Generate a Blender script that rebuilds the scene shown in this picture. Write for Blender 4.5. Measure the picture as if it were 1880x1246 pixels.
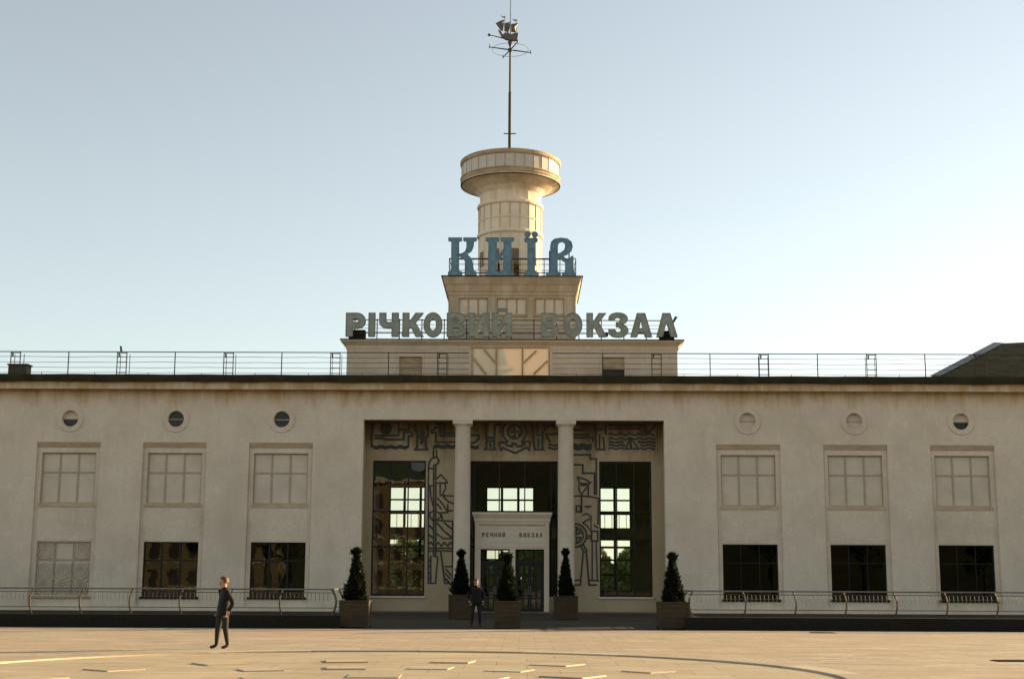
import bpy, math, random
from mathutils import Vector, Matrix
from mathutils.geometry import tessellate_polygon
random.seed(7)
PI = math.pi
R = math.radians
scene = bpy.context.scene
for o in list(bpy.data.objects): bpy.data.objects.remove(o)
COL = scene.collection

# ------------------------------------------------------------------ camera
pit, yaw, rol = 0.1719, -0.0095, 0.0046
fw = Vector((math.sin(yaw)*math.cos(pit), math.cos(yaw)*math.cos(pit), math.sin(pit)))
rt = Vector((math.cos(yaw), -math.sin(yaw), 0)); up = rt.cross(fw)
r2 = rt*math.cos(rol) + up*math.sin(rol); u2 = up*math.cos(rol) - rt*math.sin(rol)
cam = bpy.data.cameras.new('camera'); cam.lens = 48.89; cam.sensor_width = 36; cam.clip_end = 4000
co = bpy.data.objects.new('camera', cam); COL.objects.link(co)
M4 = Matrix((r2, u2, -fw)).transposed().to_4x4(); M4.translation = Vector((0.59, -78.2, 1.72)); co.matrix_world = M4
scene.camera = co

# ------------------------------------------------------------------ light
SUN_AZ = R(63)      # sun stands behind the station, to the right of the view axis (+Y)
SUN_EL = R(12.7)
world = bpy.data.worlds.new('World'); scene.world = world; world.use_nodes = True
wn = world.node_tree.nodes; bg = wn['Background']
sky = wn.new('ShaderNodeTexSky'); sky.sky_type = 'NISHITA'; sky.sun_disc = False
sky.sun_elevation = SUN_EL; sky.sun_rotation = SUN_AZ
sky.air_density = 1.0; sky.dust_density = 0.4; sky.ozone_density = 1.8; sky.altitude = 100
hs = wn.new('ShaderNodeHueSaturation'); hs.inputs['Saturation'].default_value = 0.50      # pale film stock
world.node_tree.links.new(sky.outputs[0], hs.inputs['Color']); world.node_tree.links.new(hs.outputs[0], bg.inputs[0]); bg.inputs[1].default_value = 0.078
sd = bpy.data.lights.new('sun', 'SUN'); sd.energy = 5.0; sd.angle = R(0.5); sd.color = (1.0, 0.76, 0.47)
so = bpy.data.objects.new('sun', sd); COL.objects.link(so)
sdir = Vector((math.sin(SUN_AZ)*math.cos(SUN_EL), math.cos(SUN_AZ)*math.cos(SUN_EL), math.sin(SUN_EL)))
so.rotation_euler = sdir.to_track_quat('Z', 'Y').to_euler(); so.location = sdir*120
scene.view_settings.view_transform = 'Standard'; scene.view_settings.look = 'None'
scene.view_settings.gamma = 1.0; scene.view_settings.use_curve_mapping = False
scene.view_settings.exposure = 1.62
scene.view_settings.use_white_balance = True; scene.view_settings.white_balance_temperature = 7000; scene.view_settings.white_balance_tint = 6   # warm film stock
scene.render.engine = 'CYCLES'
scene.cycles.max_bounces = 8; scene.cycles.diffuse_bounces = 4; scene.cycles.transparent_max_bounces = 12

# ------------------------------------------------------------------ materials
def mat(name, col, rough=0.8, var=0.0, scale=1.0, col2=None, metallic=0.0, spec=0.3, bump=0.0, bscale=20.0, stretch=(1, 1, 1), detail=4.0):
    m = bpy.data.materials.new(name); m.use_nodes = True
    n = m.node_tree.nodes; l = m.node_tree.links; p = n['Principled BSDF']
    p.inputs['Roughness'].default_value = rough; p.inputs['Metallic'].default_value = metallic
    p.inputs['Specular IOR Level'].default_value = spec
    c = tuple(col)+(1,)
    p.inputs['Base Color'].default_value = c
    geo = n.new('ShaderNodeNewGeometry'); mp = n.new('ShaderNodeMapping'); mp.inputs['Scale'].default_value = stretch
    l.new(geo.outputs['Position'], mp.inputs['Vector'])
    if var > 0 or col2:
        nz = n.new('ShaderNodeTexNoise'); nz.inputs['Scale'].default_value = scale; nz.inputs['Detail'].default_value = detail
        nz.inputs['Roughness'].default_value = 0.65
        l.new(mp.outputs[0], nz.inputs['Vector'])
        rp = n.new('ShaderNodeValToRGB'); rp.color_ramp.elements[0].position = 0.33; rp.color_ramp.elements[1].position = 0.68
        d2 = col2 if col2 else tuple(x*(1-var) for x in col)
        rp.color_ramp.elements[0].color = tuple(d2)+(1,); rp.color_ramp.elements[1].color = c
        l.new(nz.outputs['Fac'], rp.inputs[0]); l.new(rp.outputs[0], p.inputs['Base Color'])
    if bump > 0:
        nb = n.new('ShaderNodeTexNoise'); nb.inputs['Scale'].default_value = bscale; nb.inputs['Detail'].default_value = 5
        l.new(geo.outputs['Position'], nb.inputs['Vector'])
        b = n.new('ShaderNodeBump'); b.inputs['Strength'].default_value = bump; b.inputs['Distance'].default_value = 0.03
        l.new(nb.outputs['Fac'], b.inputs['Height']); l.new(b.outputs[0], p.inputs['Normal'])
    return m

def plaster(name, base, dirt, stain_shade, zlo, zhi, amount=0.7):
    """painted render: blotches, a few dark spots and run-off stains hanging down from the eaves line zhi (porch: painted recess shade)"""
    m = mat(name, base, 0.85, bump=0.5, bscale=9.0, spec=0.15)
    n = m.node_tree.nodes; l = m.node_tree.links; p = n['Principled BSDF']
    geo = n.new('ShaderNodeNewGeometry')
    def noise(scale, st, det=5, rough=0.65):
        mp = n.new('ShaderNodeMapping'); mp.inputs['Scale'].default_value = st; l.new(geo.outputs['Position'], mp.inputs['Vector'])
        z = n.new('ShaderNodeTexNoise'); z.inputs['Scale'].default_value = scale; z.inputs['Detail'].default_value = det
        z.inputs['Roughness'].default_value = rough; l.new(mp.outputs[0], z.inputs['Vector']); return z.outputs['Fac']
    def ramp(src, a, b):
        r = n.new('ShaderNodeMapRange'); r.inputs['From Min'].default_value = a; r.inputs['From Max'].default_value = b
        l.new(src, r.inputs['Value']); return r.outputs[0]
    def mul(a, b):
        q = n.new('ShaderNodeMath'); q.operation = 'MULTIPLY'
        for i, s in enumerate((a, b)):
            if isinstance(s, float): q.inputs[i].default_value = s
            else: l.new(s, q.inputs[i])
        return q.outputs[0]
    def mix(fac, a, b):
        x = n.new('ShaderNodeMix'); x.data_type = 'RGBA'; l.new(fac, x.inputs['Factor'])
        for k, s in (('A', a), ('B', b)):
            i = [q for q in x.inputs if q.name == k and q.type == 'RGBA'][0]
            if isinstance(s, tuple): i.default_value = s+(1,)
            else: l.new(s, i)
        return [q for q in x.outputs if q.type == 'RGBA'][0]
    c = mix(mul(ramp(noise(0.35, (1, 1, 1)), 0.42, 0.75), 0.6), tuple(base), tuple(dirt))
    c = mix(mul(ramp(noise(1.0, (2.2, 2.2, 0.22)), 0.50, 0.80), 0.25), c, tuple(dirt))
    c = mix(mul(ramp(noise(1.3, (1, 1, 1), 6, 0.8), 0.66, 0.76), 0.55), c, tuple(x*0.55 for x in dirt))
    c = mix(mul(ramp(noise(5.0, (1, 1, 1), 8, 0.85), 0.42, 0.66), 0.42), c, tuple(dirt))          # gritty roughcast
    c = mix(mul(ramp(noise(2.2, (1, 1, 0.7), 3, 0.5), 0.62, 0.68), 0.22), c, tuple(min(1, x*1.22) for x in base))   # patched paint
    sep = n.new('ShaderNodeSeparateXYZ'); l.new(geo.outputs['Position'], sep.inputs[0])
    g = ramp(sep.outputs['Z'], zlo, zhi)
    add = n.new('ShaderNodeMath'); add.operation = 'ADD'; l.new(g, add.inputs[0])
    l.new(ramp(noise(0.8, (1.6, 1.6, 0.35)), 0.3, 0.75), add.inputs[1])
    c = mix(mul(ramp(add.outputs[0], 0.80, 1.55), amount), c, tuple(stain_shade))
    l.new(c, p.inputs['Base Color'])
    return m

def glass(name, tint=(0.75, 0.78, 0.7), ior=1.9, rough=0.0):
    m = bpy.data.materials.new(name); m.use_nodes = True; n = m.node_tree.nodes; l = m.node_tree.links
    n.remove(n['Principled BSDF']); out = n['Material Output']
    t = n.new('ShaderNodeBsdfTransparent'); t.inputs[0].default_value = tuple(tint)+(1,)
    g = n.new('ShaderNodeBsdfGlossy'); g.inputs['Roughness'].default_value = rough
    geo = n.new('ShaderNodeNewGeometry')
    nz = n.new('ShaderNodeTexNoise'); nz.inputs['Scale'].default_value = 0.9; l.new(geo.outputs['Position'], nz.inputs['Vector'])
    b = n.new('ShaderNodeBump'); b.inputs['Strength'].default_value = 0.04; b.inputs['Distance'].default_value = 0.05
    l.new(nz.outputs['Fac'], b.inputs['Height']); l.new(b.outputs[0], g.inputs['Normal'])
    f = n.new('ShaderNodeFresnel'); f.inputs[0].default_value = ior
    x = n.new('ShaderNodeMixShader'); l.new(f.outputs[0], x.inputs[0]); l.new(t.outputs[0], x.inputs[1]); l.new(g.outputs[0], x.inputs[2])
    l.new(x.outputs[0], out.inputs[0]); return m

def translucent(name, col, fac=0.6, rough=0.4, var=0.15):
    m = mat(name, col, rough, var=var, scale=2.0); n = m.node_tree.nodes; l = m.node_tree.links
    out = n['Material Output']; t = n.new('ShaderNodeBsdfTranslucent'); t.inputs[0].default_value = tuple(col)+(1,)
    x = n.new('ShaderNodeMixShader'); x.inputs[0].default_value = fac
    l.new(n['Principled BSDF'].outputs[0], x.inputs[1]); l.new(t.outputs[0], x.inputs[2]); l.new(x.outputs[0], out.inputs[0]); return m

def leafmat(name, c1, c2):
    m = mat(name, c1, 0.6, col2=c2, var=0.3, scale=5.0, spec=0.2); n = m.node_tree.nodes; l = m.node_tree.links
    t = n.new('ShaderNodeBsdfTranslucent'); t.inputs[0].default_value = (c1[0]*1.2, c1[1]*1.3, c1[2]*0.8, 1)
    x = n.new('ShaderNodeMixShader'); x.inputs[0].default_value = 0.2
    l.new(n['Principled BSDF'].outputs[0], x.inputs[1]); l.new(t.outputs[0], x.inputs[2]); l.new(x.outputs[0], n['Material Output'].inputs[0]); return m

def paving(name, c1, c2, pink, sx=0.9, sy=0.45, spec=0.25):
    m = bpy.data.materials.new(name); m.use_nodes = True; n = m.node_tree.nodes; l = m.node_tree.links; p = n['Principled BSDF']
    geo = n.new('ShaderNodeNewGeometry')
    br = n.new('ShaderNodeTexBrick'); br.inputs['Scale'].default_value = 1.0; br.inputs['Brick Width'].default_value = sx; br.inputs['Row Height'].default_value = sy
    br.inputs['Mortar Size'].default_value = 0.010; br.inputs['Color1'].default_value = tuple(c1)+(1,); br.inputs['Color2'].default_value = tuple(c2)+(1,)
    br.inputs['Mortar'].default_value = tuple(x*0.5 for x in c2)+(1,); br.inputs['Bias'].default_value = 0.0
    l.new(geo.outputs['Position'], br.inputs['Vector'])
    nz = n.new('ShaderNodeTexNoise'); nz.inputs['Scale'].default_value = 0.35; nz.inputs['Detail'].default_value = 6
    mp = n.new('ShaderNodeMapping'); mp.inputs['Scale'].default_value = (0.25, 1.0, 1); l.new(geo.outputs['Position'], mp.inputs['Vector']); l.new(mp.outputs[0], nz.inputs['Vector'])
    rp = n.new('ShaderNodeValToRGB'); rp.color_ramp.elements[0].position = 0.42; rp.color_ramp.elements[1].position = 0.62
    rp.color_ramp.elements[0].color = (0, 0, 0, 1); rp.color_ramp.elements[1].color = (0.75, 0.75, 0.75, 1); l.new(nz.outputs['Fac'], rp.inputs[0])
    x = n.new('ShaderNodeMix'); x.data_type = 'RGBA'
    A = [q for q in x.inputs if q.type == 'RGBA']
    l.new(rp.outputs[0], x.inputs['Factor']); l.new(br.outputs['Color'], A[0]); A[1].default_value = tuple(pink)+(1,)
    # worn patches and grime, drawn out along the rows
    m3 = n.new('ShaderNodeMapping'); m3.inputs['Scale'].default_value = (0.5, 2.2, 1); l.new(geo.outputs['Position'], m3.inputs['Vector'])
    n3 = n.new('ShaderNodeTexNoise'); n3.inputs['Scale'].default_value = 0.9; n3.inputs['Detail'].default_value = 8; n3.inputs['Roughness'].default_value = 0.75; l.new(m3.outputs[0], n3.inputs['Vector'])
    r3 = n.new('ShaderNodeMapRange'); r3.inputs['From Min'].default_value = 0.35; r3.inputs['From Max'].default_value = 0.65; r3.inputs['To Min'].default_value = 0.72; r3.inputs['To Max'].default_value = 1.12; l.new(n3.outputs['Fac'], r3.inputs['Value'])
    vm = n.new('ShaderNodeVectorMath'); vm.operation = 'SCALE'; l.new([q for q in x.outputs if q.type == 'RGBA'][0], vm.inputs[0]); l.new(r3.outputs[0], vm.inputs['Scale'])
    l.new(vm.outputs[0], p.inputs['Base Color'])
    p.inputs['Roughness'].default_value = 0.75; p.inputs['Specular IOR Level'].default_value = spec
    b = n.new('ShaderNodeBump'); b.inputs['Strength'].default_value = 0.35; b.inputs['Distance'].default_value = 0.02
    n2 = n.new('ShaderNodeTexNoise'); n2.inputs['Scale'].default_value = 25; l.new(geo.outputs['Position'], n2.inputs['Vector'])
    l.new(n2.outputs['Fac'], b.inputs['Height']); l.new(b.outputs[0], p.inputs['Normal'])
    return m

M = {}
M['plaster'] = plaster('plaster', (0.74, 0.625, 0.49), (0.49, 0.40, 0.295), (0.42, 0.26, 0.11), 10.9, 12.6, 0.85)
M['porch'] = plaster('porch_plaster_shaded', (0.46, 0.365, 0.235), (0.33, 0.255, 0.15), (0.13, 0.088, 0.03), 8.0, 10.4, 0.95)  # brown darkening towards the top is recess shade painted into the wall
M['tier'] = plaster('tier_plaster', (0.66, 0.535, 0.40), (0.43, 0.34, 0.235), (0.34, 0.24, 0.13), 14.0, 20.9, 0.7)
M['tower'] = plaster('tower_plaster', (0.80, 0.67, 0.52), (0.60, 0.48, 0.35), (0.36, 0.26, 0.14), 25.0, 29.6, 0.8)
M['cornice'] = mat('cornice_plaster', (0.48, 0.365, 0.23), 0.85, col2=(0.32, 0.22, 0.12), var=.3, scale=1.2, stretch=(1, 1, 3))
M['tower_trim'] = mat('tower_trim', (0.60, 0.48, 0.34), 0.85, var=.2, scale=2)
M['tier_pane'] = mat('tier_pane', (0.72, 0.60, 0.46), 0.7, var=.15, scale=1.5)
M['hood'] = mat('brown_moulding', (0.60, 0.475, 0.33), 0.85, col2=(0.44, 0.335, 0.21), var=.3, scale=1.4, stretch=(1, 1, 3))  # browner and a little darker than the wall plaster
M['white'] = mat('white_paint', (0.66, 0.555, 0.43), 0.7, var=0.12, scale=1.5)
M['painted_pane'] = mat('painted_pane', (0.68, 0.575, 0.45), 0.5, var=0.15, scale=0.8)
M['muntin'] = mat('old_beige_paint', (0.50, 0.395, 0.265), 0.8, var=0.25, scale=3.0)
M['black_frame'] = mat('dark_frame', (0.016, 0.014, 0.011), 0.6, var=0.3, scale=3.0)
M['roof_edge'] = mat('dark_roof_metal', (0.046, 0.038, 0.021), 0.85, col2=(0.026, 0.022, 0.012), spec=0.1, var=0.3, scale=1.5, bump=0.2, bscale=4)
M['hip_roof'] = mat('brown_roof_sheet', (0.10, 0.078, 0.042), 0.9, col2=(0.06, 0.046, 0.025), var=.3, scale=1.2, spec=0.05)
M['roof_felt'] = mat('roof_felt', (0.09, 0.085, 0.075), 0.9, var=0.3, scale=0.7)
M['granite'] = mat('dark_granite', (0.024, 0.021, 0.016), 0.75, var=0.35, scale=9.0, spec=0.1)
M['iron'] = mat('rusty_iron', (0.07, 0.055, 0.04), 0.7, col2=(0.035, 0.03, 0.025), var=.3, scale=6)
M['railpost'] = mat('worn_steel', (0.13, 0.095, 0.06), 0.6, col2=(0.07, 0.05, 0.035), var=.3, scale=7, metallic=0.2)
M['handrail'] = mat('steel_handrail', (0.20, 0.19, 0.18), 0.45, var=.2, scale=4, metallic=0.4)
M['glass'] = glass('window_glass', (0.90, 0.92, 0.90), 1.38)
M['dark_glass'] = glass('dark_window_glass', (0.25, 0.26, 0.21), 1.4)
M['clear_glass'] = glass('clear_glass', (0.97, 0.97, 0.95), 1.3)
M['milk'] = translucent('milky_glass', (0.80, 0.73, 0.63), 0.35, 0.25)
M['sheet'] = translucent('banner_cloth', (0.92, 0.78, 0.58), 0.25, 0.8, 0.04)
M['mural'] = mat('mural_line', (0.06, 0.064, 0.06), 0.8, var=0.3, scale=3)
M['inscription'] = mat('inscription_bronze', (0.16, 0.125, 0.09), 0.7, var=.3, scale=5)
M['blue'] = mat('blue_letter_paint', (0.16, 0.285, 0.345), 0.55, col2=(0.09, 0.17, 0.21), var=.3, scale=2.6, detail=8.0)
M['grey_letter'] = mat('grey_letter_paint', (0.33, 0.35, 0.30), 0.6, col2=(0.21, 0.22, 0.18), var=.3, scale=2.4, detail=8.0)
M['letter_rim'] = mat('letter_rim_metal', (0.27, 0.275, 0.235), 0.6, col2=(0.17, 0.16, 0.13), var=.3, scale=3)
M['bronze'] = mat('weathered_bronze', (0.16, 0.13, 0.09), 0.55, var=.3, scale=3, metallic=0.3)
M['mast'] = mat('mast_paint', (0.06, 0.065, 0.055), 0.6, var=.3, scale=2)
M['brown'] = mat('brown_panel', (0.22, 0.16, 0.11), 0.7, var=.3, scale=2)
M['room'] = mat('interior_wall', (0.30, 0.24, 0.17), 0.9, var=.2, scale=1)
M['room_dark'] = mat('interior_dark', (0.07, 0.06, 0.05), 0.9, var=.2, scale=1)
M['hall_floor'] = mat('hall_floor', (0.14, 0.12, 0.10), 0.4, var=.2, scale=2)
M['plaza'] = paving('plaza_paving', (0.47, 0.385, 0.27), (0.36, 0.29, 0.20), (0.42, 0.295, 0.20))
M['fountain'] = paving('fountain_paving', (0.44, 0.355, 0.235), (0.38, 0.305, 0.20), (0.46, 0.36, 0.235), 1.3, 1.3)
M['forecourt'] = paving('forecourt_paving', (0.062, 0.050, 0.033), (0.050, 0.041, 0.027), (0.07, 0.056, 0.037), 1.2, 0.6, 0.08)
M['slab_a'] = mat('pale_granite_slab', (0.52, 0.43, 0.30), 0.6, var=.12, scale=6)
M['slab_c'] = mat('sandy_granite_slab', (0.46, 0.37, 0.245), 0.7, var=.15, scale=6)
M['slab_b'] = mat('tan_granite_slab', (0.41, 0.325, 0.215), 0.6, var=.15, scale=6)
M['planter'] = mat('planter_wood', (0.072, 0.05, 0.024), 0.85, col2=(0.042, 0.029, 0.015), var=.3, scale=3, stretch=(1, 1, 6))
M['soil'] = mat('soil', (0.05, 0.035, 0.022), 0.95, var=.3, scale=10)
M['bark'] = mat('bark', (0.07, 0.05, 0.035), 0.9, var=.3, scale=8)
M['thuja'] = leafmat('thuja_leaves', (0.012, 0.017, 0.006), (0.006, 0.009, 0.004))
M['leaf'] = leafmat('tree_leaves', (0.05, 0.075, 0.024), (0.028, 0.042, 0.014))
M['leaf2'] = leafmat('far_leaves', (0.12, 0.17, 0.06), (0.06, 0.09, 0.03))
M['water'] = mat('river_water', (0.05, 0.07, 0.07), 0.15, bump=.3, bscale=0.6)
M['grass'] = mat('grass_hill', (0.06, 0.075, 0.025), 0.95, var=.4, scale=0.2)
M['ochre'] = mat('ochre_plaster', (0.27, 0.215, 0.11), 0.85, var=.12, scale=0.4)
M['pale'] = mat('pale_trim', (0.65, 0.6, 0.5), 0.85, var=.1, scale=0.5)
M['green_roof'] = mat('green_roof', (0.10, 0.16, 0.10), 0.6, var=.2, scale=0.4)
M['skin'] = mat('skin', (0.42, 0.23, 0.15), 0.55, var=.1, scale=20)
M['hair'] = mat('brown_hair', (0.15, 0.07, 0.028), 0.65, col2=(0.06, 0.03, 0.012), var=.3, scale=40)
M['jacket'] = mat('black_jacket', (0.009, 0.0085, 0.007), 0.8, var=.3, scale=15)
M['jeans'] = mat('grey_jeans', (0.022, 0.02, 0.016), 0.85, var=.3, scale=15)
M['shoe'] = mat('dark_shoe', (0.02, 0.017, 0.015), 0.6, var=.2, scale=20)

# ------------------------------------------------------------------ mesh helpers
WL = {}
class MB:
    def __init__(s): s.v = []; s.f = []; s.mi = []
    def add(s, vs, fs, m=0):
        b = len(s.v); s.v += [tuple(x) for x in vs]; s.f += [tuple(b+i for i in q) for q in fs]; s.mi += [m]*len(fs); return s
    def box(s, x0, x1, y0, y1, z0, z1, m=0):
        if x0 > x1: x0, x1 = x1, x0
        v = [(x0, y0, z0), (x1, y0, z0), (x1, y1, z0), (x0, y1, z0), (x0, y0, z1), (x1, y0, z1), (x1, y1, z1), (x0, y1, z1)]
        return s.add(v, [(0, 3, 2, 1), (4, 5, 6, 7), (0, 1, 5, 4), (1, 2, 6, 5), (2, 3, 7, 6), (3, 0, 4, 7)], m)
    def plate(s, loops, y0, y1, m=0, fn=None):
        """outline + holes in (x, z), thickness y0..y1 (front y0)"""
        if fn is None: fn = lambda x, z, y: (x, y, z)
        flat = [p for lp in loops for p in lp]; n = len(flat)
        tr = tessellate_polygon([[Vector((p[0], p[1], 0)) for p in lp] for lp in loops])
        fs = []
        for a, b, c in tr:
            A, B, C_ = flat[a], flat[b], flat[c]
            ar = (B[0]-A[0])*(C_[1]-A[1])-(B[1]-A[1])*(C_[0]-A[0])
            if ar < 0: a, c = c, a
            fs.append((a, b, c)); fs.append((c+n, b+n, a+n))
        k = 0
        for li, lp in enumerate(loops):
            ln = len(lp); ar = sum(lp[i][0]*lp[(i+1) % ln][1]-lp[(i+1) % ln][0]*lp[i][1] for i in range(ln))
            cw = (ar > 0) == (li == 0)
            for i in range(ln):
                a = k+i; b = k+(i+1) % ln
                fs.append((a, a+n, b+n, b) if cw else (b, b+n, a+n, a))
            k += ln
        return s.add([fn(p[0], p[1], y0) for p in flat]+[fn(p[0], p[1], y1) for p in flat], fs, m)
    def tube(s, pts, r, n=6, m=0, cap=True):
        pts = [Vector(p) for p in pts]; rs = r if isinstance(r, (list, tuple)) else [r]*len(pts)
        vs = []; fs = []
        for i, p in enumerate(pts):
            d = (pts[min(i+1, len(pts)-1)]-pts[max(i-1, 0)]).normalized()
            a = d.cross(Vector((0, 0, 1)) if abs(d.z) < 0.9 else Vector((1, 0, 0))).normalized(); b = d.cross(a)
            for k in range(n):
                t = 2*PI*k/n; vs.append(p+a*math.cos(t)*rs[i]+b*math.sin(t)*rs[i])
        for i in range(len(pts)-1):
            for k in range(n):
                fs.append((i*n+k, i*n+(k+1) % n, (i+1)*n+(k+1) % n, (i+1)*n+k))
        if cap: fs.append(tuple(range(n))[::-1]); fs.append(tuple((len(pts)-1)*n+k for k in range(n)))
        return s.add(vs, fs, m)
    def lathe(s, prof, c, n=48, m=0, a0=0.0, a1=2*PI, close=False):
        full = abs(a1-a0-2*PI) < 1e-6; k = n if full else n+1; vs = []; fs = []
        for r, z in prof:
            for i in range(k):
                t = a0+(a1-a0)*i/n; vs.append((c[0]+r*math.cos(t), c[1]+r*math.sin(t), c[2]+z))
        P = len(prof)
        for j in range(P if close else P-1):
            j2 = (j+1) % P
            for i in range(n):
                i2 = (i+1) % k if full else i+1
                fs.append((j*k+i, j*k+i2, j2*k+i2, j2*k+i))
        return s.add(vs, fs, m)
    def ribbon(s, pts, w, y0, y1, m=0):
        """mitred stroke in the x-z plane"""
        P = [Vector(p) for p in pts]
        Q = [P[0]]
        for p in P[1:]:
            if (p-Q[-1]).length > 0.01: Q.append(p)
        P = Q
        if len(P) < 2: return s
        closed = (P[0]-P[-1]).length < 0.03 and len(P) > 3
        if closed: P = P[:-1]
        n = len(P); L = []; Rr = []
        for i in range(n):
            a = P[i-1] if (i > 0 or closed) else None; b = P[(i+1) % n] if (i < n-1 or closed) else None
            d1 = (P[i]-a).normalized() if a is not None else None; d2 = (b-P[i]).normalized() if b is not None else None
            if d1 is None: d1 = d2
            if d2 is None: d2 = d1
            n1 = Vector((-d1.y, d1.x)); n2 = Vector((-d2.y, d2.x)); mm = n1+n2
            if mm.length < 0.3: mm = n1
            mm.normalize(); k = min(1/max(mm.dot(n1), 0.4), 1.8)*w/2
            L.append(P[i]+mm*k); Rr.append(P[i]-mm*k)
        vs = []
        for i in range(n):
            vs += [(L[i].x, y0, L[i].y), (Rr[i].x, y0, Rr[i].y), (L[i].x, y1, L[i].y), (Rr[i].x, y1, Rr[i].y)]
        fs = []
        for i in range(n if closed else n-1):
            a = 4*i; b = 4*((i+1) % n); fs += [(a, a+1, b+1, b), (a, b, b+2, a+2), (a+1, a+3, b+3, b+1)]
        if not closed: fs += [(0, 2, 3, 1), (4*n-4, 4*n-3, 4*n-1, 4*n-2)]
        return s.add(vs, fs, m)
    def build(s, name, mats, parent=None, kind=None, smooth=False, center=True):
        me = bpy.data.meshes.new(name)
        if not isinstance(mats, (list, tuple)): mats = [mats]
        xs = [v[0] for v in s.v]; ys = [v[1] for v in s.v]; zs = [v[2] for v in s.v]
        c = Vector(((min(xs)+max(xs))/2, (min(ys)+max(ys))/2, min(zs))) if center else Vector((0, 0, 0))
        me.from_pydata([(v[0]-c.x, v[1]-c.y, v[2]-c.z) for v in s.v], [], s.f)
        for q in mats: me.materials.append(M[q] if isinstance(q, str) else q)
        if len(mats) > 1: me.polygons.foreach_set('material_index', s.mi)
        if smooth: me.polygons.foreach_set('use_smooth', [True]*len(s.f))
        me.update()
        o = bpy.data.objects.new(name, me); COL.objects.link(o); WL[o.name] = c
        if parent is not None: o.parent = parent; o.location = c-WL[parent.name]
        else: o.location = c
        if kind: o['kind'] = kind
        return o

def tag(o, label, cat, group=None, kind=None):
    o['label'] = label; o['category'] = cat
    if group: o['group'] = group
    if kind: o['kind'] = kind
    return o
def thing(name, label, cat, loc=(0, 0, 0), group=None):
    o = bpy.data.objects.new(name, None); COL.objects.link(o); o.location = loc; WL[o.name] = Vector(loc); o.empty_display_size = 0.3
    return tag(o, label, cat, group)
def share(name, src, loc, parent, rotz=0.0, mat_=None):
    """another piece with the same mesh; loc in world coordinates"""
    o = bpy.data.objects.new(name, src.data); COL.objects.link(o); WL[o.name] = Vector(loc)
    o.parent = parent; o.location = Vector(loc)-(WL[parent.name] if parent else Vector((0, 0, 0))); o.rotation_euler.z = rotz
    return o
def arc(cx, cz, rx, rz, a0, a1, n=10):
    return [(cx+rx*math.cos(a0+(a1-a0)*i/n), cz+rz*math.sin(a0+(a1-a0)*i/n)) for i in range(n+1)]
def rect(x0, x1, z0, z1): return [(x0, z0), (x1, z0), (x1, z1), (x0, z1)]
def circ(cx, cz, r, n=32): return [(cx+r*math.cos(2*PI*i/n), cz+r*math.sin(2*PI*i/n)) for i in range(n)]

# ================================================================== SETTING
CIR = (-2.2, -51.4); CR = 8.7
hor = lambda x, y, z: (x, y, z)
b = MB()
outl = [(-500, -400), (500, -400), (500, 27), (-500, 27)]
b.plate([outl, circ(CIR[0], CIR[1], CR+0.56, 96)], 0.0, -0.4, fn=lambda x, y, z: (x, y, z))
for i, q in enumerate(b.f):      # flat sheet: faces the sky
    pass
plaza = b.build('plaza', 'plaza', kind='structure', center=False); WL['plaza'] = Vector((0, 0, 0))
b = MB(); b.lathe([(0.01, 0), (CR+0.02, 0)], (CIR[0], CIR[1], -0.028), 96)
ffloor = b.build('fountain_floor', 'fountain', kind='structure')
# dark granite forecourt in front of the building
b = MB(); b.plate([[(-60, -26.9), (60, -26.9), (60, -.003), (-60, -.003)]], 0.004, -0.02, fn=lambda x, y, z: (x, y, z)); b.build('forecourt_pavement', 'forecourt', kind='structure')
# ring of kerb slabs round the sunken circle
NK = 21
for i in range(NK):
    a0 = 2*PI*i/NK+0.06; a1 = 2*PI*(i+1)/NK+0.06-0.0015
    b = MB(); b.lathe([(CR, -0.05), (CR, 0.006), (CR+0.55, 0.006), (CR+0.55, -0.05)], (CIR[0], CIR[1], 0), 8, 0, a0, a1, close=True)
    b.build('kerb_slab', 'slab_a' if (i*7) % 3 == 0 else 'slab_b', plaza)
# loose paving plates standing proud in the circle
SL = [(-7.46, -50.25), (-5.8, -48.24), (-4.6, -50.18), (-3.97, -52.65), (-3.3, -47.1), (-3.0, -49.5), (-2.18, -51.8), (-1.3, -49.3),
      (-0.95, -47.1), (-0.27, -52.3), (0.3, -49.9), (1.3, -47.9), (1.5, -51.6), (3.05, -50.0), (-8.2, -52.8), (-6.3, -53.6), (-2.0, -54.6), (0.6, -55.0), (3.6, -53.8), (-4.4, -55.6)]
for i, (x, y) in enumerate(SL):
    h = 0.43+0.05*math.sin(i*2.3); a = -R((x+2.0)*9); t = 0.022+0.006*math.sin(i*1.7)
    ca, sa = math.cos(a), math.sin(a)
    cs = [(x+ca*u-sa*v, y+sa*u+ca*v) for u, v in ((-h, -h), (h, -h), (h, h), (-h, h))]
    b = MB(); b.add([(p[0], p[1], -0.04) for p in cs]+[(p[0], p[1], -0.028+t) for p in cs], [(0, 3, 2, 1), (4, 5, 6, 7), (0, 1, 5, 4), (1, 2, 6, 5), (2, 3, 7, 6), (3, 0, 4, 7)])
    b.build('raised_slab', 'slab_c' if i % 3 else 'slab_b', ffloor)
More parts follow.
